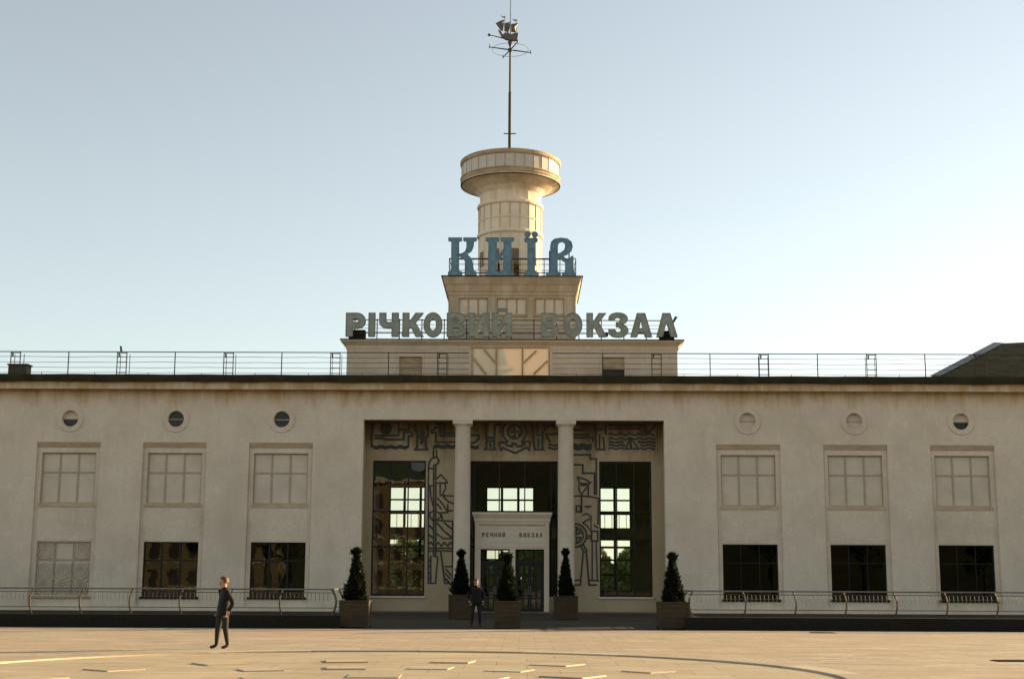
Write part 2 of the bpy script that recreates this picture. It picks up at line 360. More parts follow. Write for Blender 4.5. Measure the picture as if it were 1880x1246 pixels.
# river and far bank behind the station
b = MB(); b.box(-900, 900, 27.0, 1600, -3.6, -3.5); b.build('river', 'water', kind='structure')
b = MB(); b.box(-900, 900, 190, 1600, -3.4, -2.6); b.build('far_bank', 'grass', kind='structure')
b = MB()
for i in range(26000):
    x = random.uniform(-42, 38); hgt = 8.0+0.9*math.sin(x*0.21)+0.9*math.sin(x*0.57+1)+0.8*math.sin(x*1.3)
    z = -2.8+hgt*1.35*random.random()**0.8; y = 198+random.uniform(-4, 7)+2*math.sin(x*0.9+z)
    s_ = random.uniform(.35, .75); n_ = Vector((random.gauss(0, 1), random.gauss(0, 1), random.gauss(0, 1)+.5)).normalized()
    t1 = n_.orthogonal().normalized()*s_; t2 = n_.cross(t1); p = Vector((x, y, z))
    b.add([p-t1, p+t2*.7, p+t1, p-t2*.7], [(0, 1, 2, 3)])
tag(b.build('far_trees', 'leaf2', kind='stuff'), 'green tree line on the far river bank, seen through the station windows', 'trees')

# ================================================================== STATION BUILDING
ST = thing('station_building', 'long pale plastered river station with central portico and round tower', 'building', (0, 0, 0))
XL, XR = -46.0, 50.0
BAY0, BAYS = 13.16, 6.0
bays = [s*(BAY0+BAYS*k) for s in (-1, 1) for k in range(5)]
PX0, PX1, PZ = -8.52, 8.45, 10.68
# --- facade wall with all openings cut through
loops = [[(XL, 0), (PX0, 0), (PX0, PZ), (PX1, PZ), (PX1, 0), (XR, 0), (XR, 12.40), (XL, 12.40)]]
for c in bays:
    loops.append(rect(c-1.8, c+1.8, 0.25, 9.35)); loops.append(circ(c, 10.67, 0.45, 32))
MB().plate(loops, 0.0, 0.45).build('facade_wall', 'plaster', ST)
# --- eaves: cove, fascia band, dark roof edge
b = MB()
prof = [(0.3, 12.40), (-0.02, 12.40), (-0.10, 12.36), (-0.62, 12.29), (-0.70, 12.29), (-0.70, 12.62), (-0.74, 12.66), (-0.74, 12.70), (0.3, 12.70)]
b.add([(XL-.5, y, z) for y, z in prof]+[(XR+.5, y, z) for y, z in prof], [(i, i+9, (i+1) % 9+9, (i+1) % 9) for i in range(9)]+[tuple(range(9)), tuple(range(17, 8, -1))])
cor = b.build('eaves_cornice', 'plaster', ST)
# roof edge: uneven metal flashing, slightly wavy lower lip
b = MB(); vs = []; fs = []; n = 260
for i in range(n+1):
    x = XL-.6+(XR-XL+1.2)*i/n
    w = 0.02*math.sin(x*0.9)+0.015*math.sin(x*2.3+1)+random.uniform(-.006, .006)+(0.05*math.exp(-((x+2.6)/1.6)**2))
    t = 0.008*math.sin(x*1.7)
    vs += [(x, -0.90, 12.69+w), (x, -0.93, 12.90), (x, -0.90, 13.10+t), (x, -0.5, 13.10+t), (x, -0.5, 12.70)]
for i in range(n):
    for k in range(5):
        a = 5*i+k; c_ = 5*i+(k+1) % 5; fs.append((a, a+5, c_+5, c_))
b.add(vs, fs); b.build('roof_edge', 'roof_edge', ST)
MB().box(XL-.6, XR+.6, -0.5, 21.0, 12.72, 12.95).build('roof_slab', 'roof_felt', ST)
# --- shell: end walls, back walls, partitions, floor, hall ceiling
MB().box(XL, XL+.4, 0.46, 20.6, 0, 12.4).build('end_wall', 'plaster', ST)
MB().box(XR-.4, XR, 0.46, 20.6, 0, 12.4).build('end_wall', 'plaster', ST)
for x0, x1 in ((XL+.41, -10.5), (10.5, XR-.41)): MB().box(x0, x1, 20.2, 20.6, 0, 12.7).build('rear_wall', 'plaster', ST)
for x in (-9.9, 9.6): MB().box(x, x+.3, 0.46, 20.19, 0, 12.7).build('partition_wall', 'room', ST)
MB().box(XL+.41, XR-.41, 0.46, 20.59, 0.006, 0.05).build('hall_floor', 'hall_floor', ST)
# rear hall wall with three tall windows
rl = [rect(-10.49, 10.49, 0.06, 12.7)]
RW = [(-9.0, -5.6), (-2.15, 1.3), (4.6, 8.1)]
for a, c in RW: rl.append(rect(a, c, 1.0, 8.3))
MB().plate(rl, 20.2, 20.6).build('rear_wall', 'room', ST)
for a, c in RW:
    w = MB(); w.plate([rect(a, c, 1.0, 8.3), rect(a+.12, c-.12, 1.12, 8.18)], 20.3, 20.42)
    W_ = w.build('rear_window', 'black_frame', ST)
    for k in (1, 2):
        x = a+(c-a)*k/3; MB().box(x-.09, x+.09, 20.32, 20.40, 1.121, 8.179).build('mullion', 'black_frame', W_)
    zz = [1.12, 2.2, 3.2, 4.1, 5.35, 6.4, 7.35, 8.18]
    for z in zz[1:-1]: MB().box(a+.121, c-.121, 20.315, 20.405, z-.06, z+.06).build('glazing_bar', 'black_frame', W_)
    for k in range(3):
        x0 = a+(c-a)*k/3; x1 = a+(c-a)*(k+1)/3
        MB().box(max(x0, a+.12), min(x1, c-.12), 20.355, 20.365, 1.12, 8.18).build('pane', 'clear_glass', W_)
# mezzanine with balustrade, and the stair
MB().box(-9.58, 9.58, 15.5, 20.18, 4.55, 5.25).build('mezzanine', 'room', ST)
rl_ = MB(); rl_.box(-9.58, 9.58, 15.5, 15.58, 6.22, 6.30); rl_.build('mezzanine_handrail', 'black_frame', ST)
for i in range(40):
    x = -9.4+i*0.48; MB().box(x-.018, x+.018, 15.52, 15.56, 5.25, 6.22).build('baluster', 'black_frame', ST)
STAIR = MB(); STAIR.plate([[(-9.3, 4.9), (-9.3, 4.45), (-4.1, 0.35), (-3.5, 0.35)]], 12.0, 12.12)
STAIR.plate([[(-9.3, 4.9), (-9.3, 4.45), (-4.1, 0.35), (-3.5, 0.35)]], 13.6, 13.72)
STA = STAIR.build('staircase', 'black_frame', ST)
for i in range(18):
    x = -9.1+i*0.305; z = 4.72-i*0.24
    MB().box(x, x+.34, 12.13, 13.59, z, z+.05).build('stair_tread', 'room_dark', STA)
for y in (12.05, 13.65):
    MB().tube([(-9.3, y, 5.9), (-3.5, y, 1.35)], 0.04).build('handrail', 'black_frame', STA)
    for i in range(9):
        x = -9.1+i*.66; z = 5.9-(x+9.3)*4.55/5.8; MB().tube([(x, y, z-1.0), (x, y, z)], 0.02, 5).build('baluster', 'black_frame', STA)
for x in (-4.6, 4.4): MB().box(x-.3, x+.3, 14.6, 15.2, .06, 12.7).build('hall_pier', 'room', ST)

# --- window bays
def upper_window(c):
    x0, x1, z0, z1 = c-1.54, c+1.54, 5.92, 8.77
    W_ = MB().plate([rect(x0, x1, z0, z1), rect(x0+.07, x1-.07, z0+.07, z1-.07)], 0.30, 0.40).build('window', 'muntin', ST)
    zs = 7.66
    xm = [x0+.07, c-.52, c+.52, x1-.07]
    for x in xm[1:3]: MB().box(x-.05, x+.05, .315, .385, z0+.071, z1-.071).build('mullion', 'muntin', W_)
    for i in range(3):
        a = xm[i]+(.051 if i else .001); d = xm[i+1]-(.051 if i < 2 else .001)
        MB().box(a, d, .318, .382, zs-.045, zs+.045).build('glazing_bar', 'muntin', W_)
        MB().box(a, d, .345, .36, z0+.071, zs-.046).build('pane', 'painted_pane', W_)
        MB().box(a, d, .345, .36, zs+.046, z1-.071).build('pane', 'painted_pane', W_)
    MB().box(x0-.06, x1+.06, .12, .30, 5.72, 5.915).build('sill', 'hood', W_)
def lower_window(c, style):
    x0, x1, z0, z1 = c-1.54, c+1.54, 0.80, 3.80
    fm = 'muntin' if style == 'grille' else 'black_frame'
    W_ = MB().plate([rect(x0, x1, z0, z1), rect(x0+.07, x1-.07, z0+.07, z1-.07)], 0.30, 0.40).build('window', fm, ST)
    MB().box(x0-.09, x1+.09, .08, .30, .67, .795).build('sill', 'granite' if style != 'grille' else 'cornice', W_)
    zs = 2.78; xm = [x0+.07, c-.52, c+.52, x1-.07]
    gm = {'grille': 'painted_pane', 'glass': 'glass', 'dark': 'dark_glass'}[style]
    wd = .05 if style != 'dark' else .022
    for x in xm[1:3]: MB().box(x-wd, x+wd, .315, .385, z0+.071, z1-.071).build('mullion', fm, W_)
    for i in range(3):
        a = xm[i]+(wd+.001 if i else .001); d = xm[i+1]-(wd+.001 if i < 2 else .001)
        MB().box(a, d, .318, .382, zs-wd, zs+wd).build('glazing_bar', fm, W_)
        MB().box(a, d, .345, .352, z0+.071, zs-wd-.001).build('pane', gm, W_)
        MB().box(a, d, .345, .352, zs+wd+.001, z1-.071).build('pane', gm, W_)
    if style == 'grille':
        g = MB(); k = 0
        for (gx, gz) in [(x0+.52, 3.28), (x1-.52, 3.28), (x0+.52, 2.2), (c, 2.2), (x1-.52, 2.2), (x0+.52, 1.3), (c, 1.3), (x1-.52, 1.3)]:
            for r in (.16, .29, .42):
                k += 1; g.ribbon(arc(gx, gz, r, r, 0, 2*PI, 22), .035, .235-.0006*k, .262)
            for a in range(4):
                k += 1; t = PI/4+a*PI/2; g.ribbon([(gx+.42*math.cos(t), gz+.42*math.sin(t)), (gx+.66*math.cos(t), gz+.60*math.sin(t))], .035, .235-.0006*k, .262)
        g.build('grille', 'white', W_)
        MB().plate([rect(x0, x1, z0, z1), rect(x0+.05, x1-.05, z0+.05, z1-.05)], .238, .27).build('grille_frame', 'white', W_)
for i, c in enumerate(bays):
    # recessed niche back, splayed hood, spandrel
    MB().plate([rect(c-1.83, c+1.83, 0.2, 9.4), rect(c-1.54, c+1.54, 5.92, 8.77), rect(c-1.54, c+1.54, .8, 3.8)], 0.16, 0.44).build('window_niche', 'plaster', ST)
    b = MB(); pr = [(0.004, 9.348), (0.158, 9.04), (0.158, 9.348)]
    b.add([(c-1.797, y, z) for y, z in pr]+[(c+1.797, y, z) for y, z in pr], [(0, 3, 4, 1), (1, 4, 5, 2), (2, 5, 3, 0), (0, 1, 2), (5, 4, 3)])
    b.build('niche_hood', 'hood', ST)
    MB().box(c-1.6, c+1.6, .148, .159, 3.86, 5.66).build('spandrel_panel', 'plaster', ST)
    for s_ in (-1, 1): MB().box(c+s_*1.70-.05, c+s_*1.70+.05, .146, .159, .5, 8.99).build('niche_trim', 'plaster', ST)
    upper_window(c)
    k = round((abs(c)-BAY0)/BAYS)
    lower_window(c, ('grille' if k == 2 else 'glass') if c < 0 else 'dark')
    # round window
    b = MB(); b.lathe([(0.445, 0.0), (0.46, -.05), (0.54, -.065), (0.60, -.03), (0.66, -.03), (0.70, -.05), (0.74, -.05), (0.75, 0.0)], (0, 0, 0), 40)
    b.v = [(c+v[0], v[2]-.001, 10.67+v[1]) for v in b.v]
    O_ = b.build('round_window', 'plaster', ST, smooth=True)
    halves = {(-3): ('painted_pane', 'dark_glass'), (-2): ('dark_glass',)*2, (-1): ('dark_glass',)*2, 1: ('painted_pane',)*2, 2: ('painted_pane',)*2, 3: ('painted_pane', 'dark_glass')}.get((1 if c > 0 else -1)*(k+1), ('dark_glass',)*2)
    MB().plate([arc(c, 10.67, .46, .46, 0, PI, 16)], .20, .22).build('pane', halves[0], O_)
    MB().plate([arc(c, 10.67, .46, .46, PI, 2*PI, 16)], .20, .22).build('pane', halves[1], O_)
    MB().box(c-.45, c+.45, .17, .198, 10.645, 10.695).build('glazing_bar', 'muntin', O_)
# --- dark rooms behind the wings
for x0, x1 in ((XL+.42, -9.92), (9.92, XR-.42)): MB().box(x0, x1, 4.0, 4.2, .06, 12.6).build('room_wall', 'room_dark', ST)

# --- portico recess
BWY = 1.8
TW = [(-8.13, -5.08), (-2.52, 2.49), (4.87, 7.86)]; TZ0, TZ1 = 0.87, 8.52
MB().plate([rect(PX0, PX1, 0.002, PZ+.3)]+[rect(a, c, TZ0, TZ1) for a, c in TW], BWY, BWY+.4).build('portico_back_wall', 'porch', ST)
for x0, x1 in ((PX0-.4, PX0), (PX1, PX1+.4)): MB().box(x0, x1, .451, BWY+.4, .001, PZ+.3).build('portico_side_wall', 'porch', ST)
MB().box(PX0-.4, PX1+.4, .451, BWY-.001, PZ, PZ+.28).build('portico_ceiling', 'brown', ST)  # ceiling coloured dark to paint in the shade of the recess
for (a, c), cols in zip(TW, [(1/3, 2/3), None, (1/3, 2/3)]):
    W_ = MB().plate([rect(a, c, TZ0, TZ1), rect(a+.09, c-.09, TZ0+.09, TZ1-.09)], BWY+.12, BWY+.24).build('portico_window', 'black_frame', ST)
    xs = [a+.09]+([a+(c-a)*t for t in cols] if cols else [-2.3, -0.86, 0.6, 2.1])+[c-.09]
    for x in xs[1:-1]: MB().box(x-.035, x+.035, BWY+.135, BWY+.225, TZ0+.091, TZ1-.091).build('mullion', 'black_frame', W_)
    zz = [TZ0+.09, 3.62, 5.65, TZ1-.09]
    for i in range(len(xs)-1):
        a_ = xs[i]+(.036 if i else .001); d_ = xs[i+1]-(.036 if i < len(xs)-2 else .001)
        for z in zz[1:3]: MB().box(a_, d_, BWY+.14, BWY+.22, z-.04, z+.04).build('glazing_bar', 'black_frame', W_)
        for j in range(3): MB().box(a_, d_, BWY+.17, BWY+.178, zz[j]+(.041 if j else .001), zz[j+1]-(.041 if j < 2 else .001)).build('pane', 'glass', W_)
    if cols: MB().box(a-.05, c+.05, BWY-.10, BWY+.1, TZ0-.10, TZ0-.003).build('sill', 'white', W_)
# columns
for x in (-2.92, 2.92):
    b = MB(); b.lathe([(0.56, 0.002), (0.56, .12), (0.50, .16), (.475, .25), (.47, 2.0), (.455, 5.5), (.425, 10.3), (.45, 10.36), (.50, 10.40), (.52, 10.46)], (x, .56, 0), 40)
    c_ = b.build('column', 'white', ST, smooth=True)
    MB().box(x-.56, x+.56, .01, 1.12, 10.461, 10.678).build('capital', 'white', c_)
# door portal
PT = MB(); PY = 1.05
PT.plate([[(-2.2, .002), (-1.88, .002), (-1.88, 3.5), (-.24, 3.5), (-.24, .002), (.08, .002), (.08, 3.5), (1.70, 3.5), (1.70, .002), (1.98, .002), (1.98, 4.95), (-2.2, 4.95)]], PY, PY+.45)
portal = PT.build('door_portal', 'white', ST)
b = MB(); pr = [(.45, 4.951), (-.015, 4.951), (-.02, 5.03), (-.06, 5.06), (-.07, 5.2), (-.20, 5.42), (-.22, 5.44), (-.22, 5.55), (.45, 5.55)]
b.add([(-2.2+y*.7-.02, PY+y, z) if y < 0 else (-2.2, PY+y, z) for y, z in pr]+[(1.98-y*.7+.02, PY+y, z) if y < 0 else (1.98, PY+y, z) for y, z in pr], [(i, i+9, (i+1) % 9+9, (i+1) % 9) for i in range(9)]+[tuple(range(9)), tuple(range(17, 8, -1))])
b.build('portal_cornice', 'white', portal)
MB().box(-1.98, 1.76, PY-.035, PY-.001, 4.80, 4.90).build('portal_moulding', 'cornice', portal)
MB().plate([rect(-1.98, 1.76, 3.86, 4.72), rect(-1.90, 1.68, 3.94, 4.64)], PY-.022, PY-.001).build('portal_panel', 'white', portal)
MB().box(-2.0, 1.78, PY-.03, PY-.001, 3.62, 3.70).build('portal_moulding', 'white', portal)
for x0, x1 in ((-2.2, -1.98), (1.78, 1.98)): MB().box(x0, x1, PY+.451, BWY+.05, .01, 4.95).build('portal_cheek', 'white', portal)
MB().box(-2.2, 1.98, PY+.451, BWY+.05, 4.951, 5.5).build('portal_roof', 'white', portal)
for x0, x1 in ((-1.88, -.24), (.08, 1.70)):
    D_ = MB().plate([rect(x0+.002, x1-.002, .004, 3.498), rect(x0+.08, x1-.08, .06, 2.70), rect(x0+.08, x1-.08, 2.86, 3.42)], PY+.16, PY+.26).build('door_frame', 'black_frame', portal)
    xm = (x0+x1)/2
    MB().box(xm-.02, xm+.02, PY+.18, PY+.24, 2.861, 3.419).build('glazing_bar', 'black_frame', D_)
    MB().box(x0+.081, x1-.081, PY+.20, PY+.207, 2.861, 3.419).build('pane', 'glass', D_)
    for a, c in ((x0+.082, xm-.004), (xm+.004, x1-.082)):
        holes = []
        for j in range(4):
            for i in range(2):
                w = (c-a-.28)/2; hx = a+.10+i*(w+.08); hz = .22+j*.61; holes.append(rect(hx, hx+w, hz, hz+.52))
        L_ = MB().plate([rect(a, c, .062, 2.698)]+holes, PY+.18, PY+.235).build('door_leaf', 'black_frame', portal)
        MB().box(a+.05, c-.05, PY+.205, PY+.211, .15, 2.62).build('pane', 'glass', L_)
        hx = c-.05 if a < xm-.1 else a+.05
        MB().tube([(hx, PY+.13, 1.0), (hx, PY+.13, 1.45)], .018).build('handle', 'handrail', L_)

# ------------------------------------------------------------------ lettering
def U(l, sx, sz, x0, z0): return [(x0+p[0]*sx, z0+p[1]*sz) for p in l]
T_ = .27
def bowl(x, z0, z1, xr, n=10):     # right-hand half round between z0 and z1
    return arc(x, (z0+z1)/2, xr-x, (z1-z0)/2, -PI/2, PI/2, n)
GL = {
 'Р': [[[(0, 0), (.30, 0), (.30, .34)]+bowl(.48, .34, 1, .86)+[(0, 1)], [(.30, .60)]+bowl(.46, .60, .76, .56)+[(.30, .76)]]],
 'І': [[[(0, 0), (1, 0), (1, 1), (0, 1)]]],
 'Ч': [[[(0, 1), (0, .62)]+arc(.34, .62, .34, .27, PI, 1.5*PI, 8)+[(.56, .35), (.56, 0), (.86, 0), (.86, 1), (.56, 1), (.56, .62), (.40, .60), (.32, .64), (.30, .72), (.30, 1)]]],
 'К': [[[(0, 0), (.28, 0), (.28, .34), (.35, .40), (.56, 0), (.90, 0), (.55, .60), (.88, 1), (.55, 1), (.28, .62), (.28, 1), (0, 1)]]],
 'О': [[arc(.43, .5, .43, .52, 0, 2*PI, 36)[:-1], arc(.43, .5, .15, .25, 0, 2*PI, 24)[:-1]]],
 'В': [[[(0, 0)]+bowl(.50, 0, .52, .86)+bowl(.48, .53, 1, .82)+[(0, 1)], [(.28, .20)]+bowl(.46, .20, .38, .57)+[(.28, .38)], [(.28, .64)]+bowl(.44, .64, .80, .54)+[(.28, .80)]]],
 'И': [[[(0, 1), (0, 0), (.26, 0), (.60, .56), (.60, 0), (.86, 0), (.86, 1), (.60, 1), (.26, .44), (.26, 1)]]],
 'Й': [[[(0, 1), (0, 0), (.26, 0), (.60, .56), (.60, 0), (.86, 0), (.86, 1), (.60, 1), (.26, .44), (.26, 1)]], [[(.20, 1.08), (.66, 1.08), (.66, 1.19), (.20, 1.19)]]],
 'З': [[[(0, .30), (.02, .14), (.16, .02), (.36, -.02)]+arc(.48, .26, .38, .28, -PI/2, PI/2-.25, 9)+arc(.46, .76, .38, .26, -PI/2+.35, PI/2, 9)+[(.30, 1.02), (.12, .96), (.02, .84), (.01, .70), (.27, .70), (.31, .80), (.42, .83), (.52, .78), (.52, .68), (.45, .62), (.33, .61), (.33, .43), (.45, .42), (.54, .36), (.54, .26), (.46, .19), (.36, .19), (.28, .30)]]],
 'А': [[[(0, 0), (.28, 0), (.33, .18), (.56, .18), (.61, 0), (.90, 0), (.62, 1), (.28, 1)], [(.37, .36), (.52, .36), (.445, .70)]]],
 'Л': [[[(0, 0), (.27, 1), (.60, 1), (.90, 0), (.62, 0), (.44, .62), (.26, 0)]]],
 'Е': [[[(0, 0), (.8, 0), (.8, .2), (.28, .2), (.28, .42), (.7, .42), (.7, .6), (.28, .6), (.28, .8), (.8, .8), (.8, 1), (0, 1)]]],
 'Н': [[[(0, 0), (.26, 0), (.26, .4), (.6, .4), (.6, 0), (.86, 0), (.86, 1), (.6, 1), (.6, .6), (.26, .6), (.26, 1), (0, 1)]]],
}
def glyph(ch, x0, x1, z0, z1, y0, y1, m, parent, nm='letter', rim=None):
    g = GL[ch]; xs = [p[0] for sh in g for lp in sh for p in lp]; w = max(xs)-min(xs); mn = min(xs)
    b = MB(); sx = (x1-x0)/w; sz = z1-z0
    for sh in g: b.plate([[(x0+(p[0]-mn)*sx, z0+p[1]*sz) for p in lp] for lp in sh], y0, y1)
    o = b.build(nm, m, parent)
    if rim:
        r_ = MB()
        for sh in g:
            for lp in sh:
                q = [(x0+(p[0]-mn)*sx, z0+p[1]*sz) for p in lp]; r_.ribbon(q+[q[0]], .035, y0-.03, y0-.001)
        r_.build('letter_rim', rim, o)
    return o
# small inscription over the doors
for txt, xa, xb in (('РЕЧНОЙ', -1.80, -.44), ('ВОКЗАЛ', .30, 1.68)):
    n = len(txt); cw = (xb-xa)/n
    for i, ch in enumerate(txt): glyph(ch, xa+i*cw, xa+i*cw+cw*.70, 4.17, 4.42, PY-.018, PY-.001, 'inscription', portal)

# ------------------------------------------------------------------ murals (dark line work on the porch wall)
def frieze(x, y): return (0.031419*x+0.000133*y-29.787897, 0.000115*x-0.03152*y+35.070792)
def left_fig(x, y): return (0.03108*x+0.000411*y-29.733, 0.00012*x-0.030911*y+34.550925)
def right_fig(x, y): return (0.031058*x-0.000145*y-29.175771, 0.000089*x-0.030883*y+34.560745)
def wave(x0, x1, y, amp=14, k=0.035): return [(x, y+amp*math.sin(x*k)) for x in range(int(x0), int(x1)+1, 24)]
def ring(cx, cy, r, a0=0, a1=2*PI, n=24): return [(cx+r*math.cos(a0+(a1-a0)*i/n), cy+r*math.sin(a0+(a1-a0)*i/n)) for i in range(n+1)]
mk = [0]
def mural(name, conv, ox, oy, sc, lines, w):
    b = MB()
    for ln in lines:
        mk[0] += 1
        b.ribbon([conv(ox+u/sc, oy+v/sc) for u, v in ln], w*(0.85+0.3*random.random()), BWY-.03-.0004*(mk[0] % 17), BWY-.0005)
    return b.build(name, 'mural', ST)
FA = [[(180, 355), (640, 355), (640, 110), (130, 110), (130, 580)], [(180, 405), (370, 405), (390, 430), (740, 430), (740, 290), (880, 290), (905, 365), (830, 365), (830, 590)],
      wave(140, 830, 560), wave(160, 830, 590, 9), [(830, 80), (830, 240), (650, 240)], ring(400, 220, 95), ring(400, 220, 45), [(400, 130), (440, 340)],
      [(960, 620), (1000, 560), (990, 260), (960, 250), (960, 120), (1000, 90), (1180, 90), (1200, 160), (1200, 360), (1160, 400), (1160, 560), (1190, 620), (965, 620)],
      [(1070, 260), (1070, 520)], [(1110, 210), (1110, 500)], [(1000, 380), (1160, 380)],
      [(1320, 80), (1340, 130), (1510, 130), (1510, 310), (1760, 310)], [(1330, 250), (1330, 200), (1440, 200), (1440, 360), (1760, 360)],
      [(1330, 250), (1270, 250), (1270, 300), (1350, 300), (1350, 480), (1760, 480)], wave(1300, 1780, 545), wave(1300, 1780, 580, 9)]
FB = [[(110, 330), (290, 330), (290, 400), (200, 470), (110, 470)], wave(100, 310, 530), wave(100, 310, 560, 9),
      [(230, 90), (600, 90), (680, 140), (580, 150), (570, 560), (590, 590), (390, 590), (430, 560), (415, 100)], [(420, 380), (570, 380)], [(420, 440), (570, 440)], [(500, 470), (500, 560)],
      ring(940, 270, 215, 0.55*PI+.4, 2.45*PI-.4, 30), ring(940, 270, 125), [(850, 200), (880, 160)], [(1010, 330), (1040, 300)], [(900, 340), (960, 390)], [(930, 180), (950, 360)], [(860, 270), (1020, 270)],
      [(650, 460), (690, 605), (725, 560), (950, 655), (1160, 550), (1200, 600), (1225, 450), (1090, 450), (1130, 520)],
      [(660, 460), (780, 460), (800, 515), (890, 535), (900, 480), (960, 490), (980, 535), (1070, 530), (1090, 450)], [(660, 270), (720, 270)], [(1160, 270), (1210, 290)],
      [(1250, 90), (1270, 300), (1300, 590), (1460, 590), (1440, 560), (1450, 260), (1490, 220), (1470, 90)], [(1340, 330), (1420, 330)], [(1370, 380), (1370, 560)], [(1350, 120), (1360, 300)],
      [(1500, 310), (1760, 310)], [(1500, 310), (1590, 470)], [(1540, 220), (1540, 150), (1650, 150), (1650, 220)], wave(1540, 1780, 510), wave(1540, 1780, 570)]
FC = [[(120, 140), (540, 140), (570, 620), (720, 620), (700, 380)], [(750, 90), (750, 340)], [(570, 240), (740, 240)], [(630, 340), (630, 600)],
      [(120, 250), (350, 250)], [(120, 340), (430, 340), (430, 385)], [(120, 395), (500, 395), (500, 480)], wave(120, 500, 530), wave(120, 500, 565, 10), wave(120, 500, 605),
      [(860, 105), (1110, 105)], [(800, 220), (1400, 220)], [(800, 155), (1480, 155)], wave(800, 1710, 335), wave(800, 1710, 415), wave(800, 1120, 540), wave(1400, 1710, 540), wave(800, 1120, 600), wave(1400, 1710, 600),
      wave(800, 1100, 480, 9), wave(1360, 1710, 480, 9), [(1130, 605), (1210, 400), (1375, 605), (1130, 605)], [(1210, 400), (1230, 600)], [(1480, 215), (1560, 300), (1470, 285)], [(1560, 300), (1650, 210), (1710, 120)]]
mural('mural_frieze', frieze, 670, 765, 10.383, FA, .115); mural('mural_frieze', frieze, 850, 765, 9.895, FB, .115); mural('mural_frieze', frieze, 1040, 765, 10.383, FC, .115)
FD = [[(118, 20), (118, 88)], [(145, 20), (145, 85)], [(120, 150), (120, 930)], [(138, 150), (138, 930)], [(75, 185), (80, 130), (110, 90), (145, 85), (165, 110), (152, 145), (128, 150)], [(75, 180), (115, 185)],
      [(75, 180), (75, 1150), (135, 1150), (155, 930), (130, 930)], [(145, 270), (180, 235), (225, 280), (235, 305), (145, 305)], [(175, 310), (175, 412), (290, 416)], [(215, 310), (222, 350), (205, 385), (195, 410)],
      [(75, 330), (112, 330)], [(88, 335), (95, 420), (115, 500)], [(150, 430), (200, 490), (235, 545)], [(200, 420), (240, 460), (288, 482)], [(150, 480), (185, 530)],
      [(85, 555), (140, 545), (165, 560), (240, 555), (240, 480)], [(85, 555), (92, 605), (150, 615), (185, 590), (165, 560)], [(185, 570), (195, 622)], [(240, 540), (285, 540)],
      [(100, 622), (280, 630), (280, 1010)], [(145, 640), (205, 710), (275, 770)], [(205, 640), (280, 700)], [(138, 730), (200, 775), (280, 775)], [(78, 660), (115, 700)], [(78, 740), (115, 770)],
      [(75, 830), (95, 805), (115, 830)], [(140, 830), (160, 808), (185, 840), (210, 808), (240, 840), (260, 808), (280, 830)], [(70, 880), (280, 880)], [(75, 858), (280, 858)],
      [(180, 890), (215, 1150), (280, 1150)], [(212, 1010), (282, 1010), (282, 1150)], [(220, 1030), (280, 1095)], [(218, 1065), (262, 1115)], [(220, 1110), (250, 1145)], [(95, 920), (95, 1145)],
      [(76, 960), (95, 960)], [(76, 1010), (95, 1010)], [(76, 1060), (95, 1060)], [(76, 1110), (95, 1110)]]
mural('mural_figure', left_fig, 770, 820, 4.6125, FD, .085)['label'] = 'dark line drawing of a helmeted figure holding a tall spear'
FE = [[(20, 65), (180, 65), (180, 100), (230, 100), (230, 400), (215, 400), (215, 225)], [(20, 150), (115, 150), (115, 222), (226, 222)], [(70, 255), (130, 272), (182, 302), (165, 312), (90, 310), (72, 255)],
      [(80, 320), (85, 370), (105, 405), (135, 360), (155, 340)], [(162, 312), (162, 418)], [(95, 325), (150, 328)], [(20, 420), (100, 415), (200, 425), (248, 436), (245, 660)], [(105, 420), (105, 560)],
      [(60, 500), (95, 500), (95, 550), (60, 550), (60, 500)], [(125, 505), (190, 505)], [(158, 500), (158, 525)], [(110, 580), (150, 565), (185, 590), (185, 720), (150, 665), (110, 640)], [(120, 640), (175, 610)],
      ring(50, 750, 97, -PI/2, PI/2), ring(50, 750, 70, -PI/2, PI/2), [(142, 752), (190, 755)], [(142, 772), (190, 775)], [(100, 842), (128, 892)], [(118, 828), (150, 878), (128, 892)], [(60, 690), (100, 730), (60, 740), (60, 690)],
      [(60, 765), (100, 770), (65, 815), (60, 765)], [(190, 715), (242, 715), (242, 797), (190, 797), (190, 715)], [(210, 660), (245, 690)], [(195, 800), (195, 1120)], [(228, 800), (238, 1125)],
      [(120, 890), (95, 1165), (20, 1165)], [(145, 890), (170, 1165), (232, 1165)], [(165, 1125), (252, 1130)], [(20, 1125), (98, 1125)]]
mural('mural_figure', right_fig, 1045, 820, 4.6143, FE, .085)['label'] = 'dark line drawing of a sailor at a ship wheel'

# ------------------------------------------------------------------ stepped tiers
def flare(xc, hw0, hw1, y0, y1, z0, z1, ov, steps, m, parent, nm='cornice'):
    """moulded cornice that grows outwards from z0 to z1 round three sides"""
    b = MB(); n = len(steps); vs = []
    for t, e in steps:
        z = z0+(z1-z0)*t; hw = hw0+(hw1-hw0)*e; yy = y0-ov*e
        vs += [(xc-hw, yy, z), (xc+hw, yy, z), (xc+hw, y1, z), (xc-hw, y1, z)]
    fs = []
    for i in range(n-1):
        for k in range(4): fs.append((4*i+k, 4*i+(k+1) % 4, 4*i+4+(k+1) % 4, 4*i+4+k))
    fs.append((3, 2, 1, 0)); fs.append(tuple(4*n-4+k for k in range(4)))
    b.add(vs, fs); return b.build(nm, m, parent)
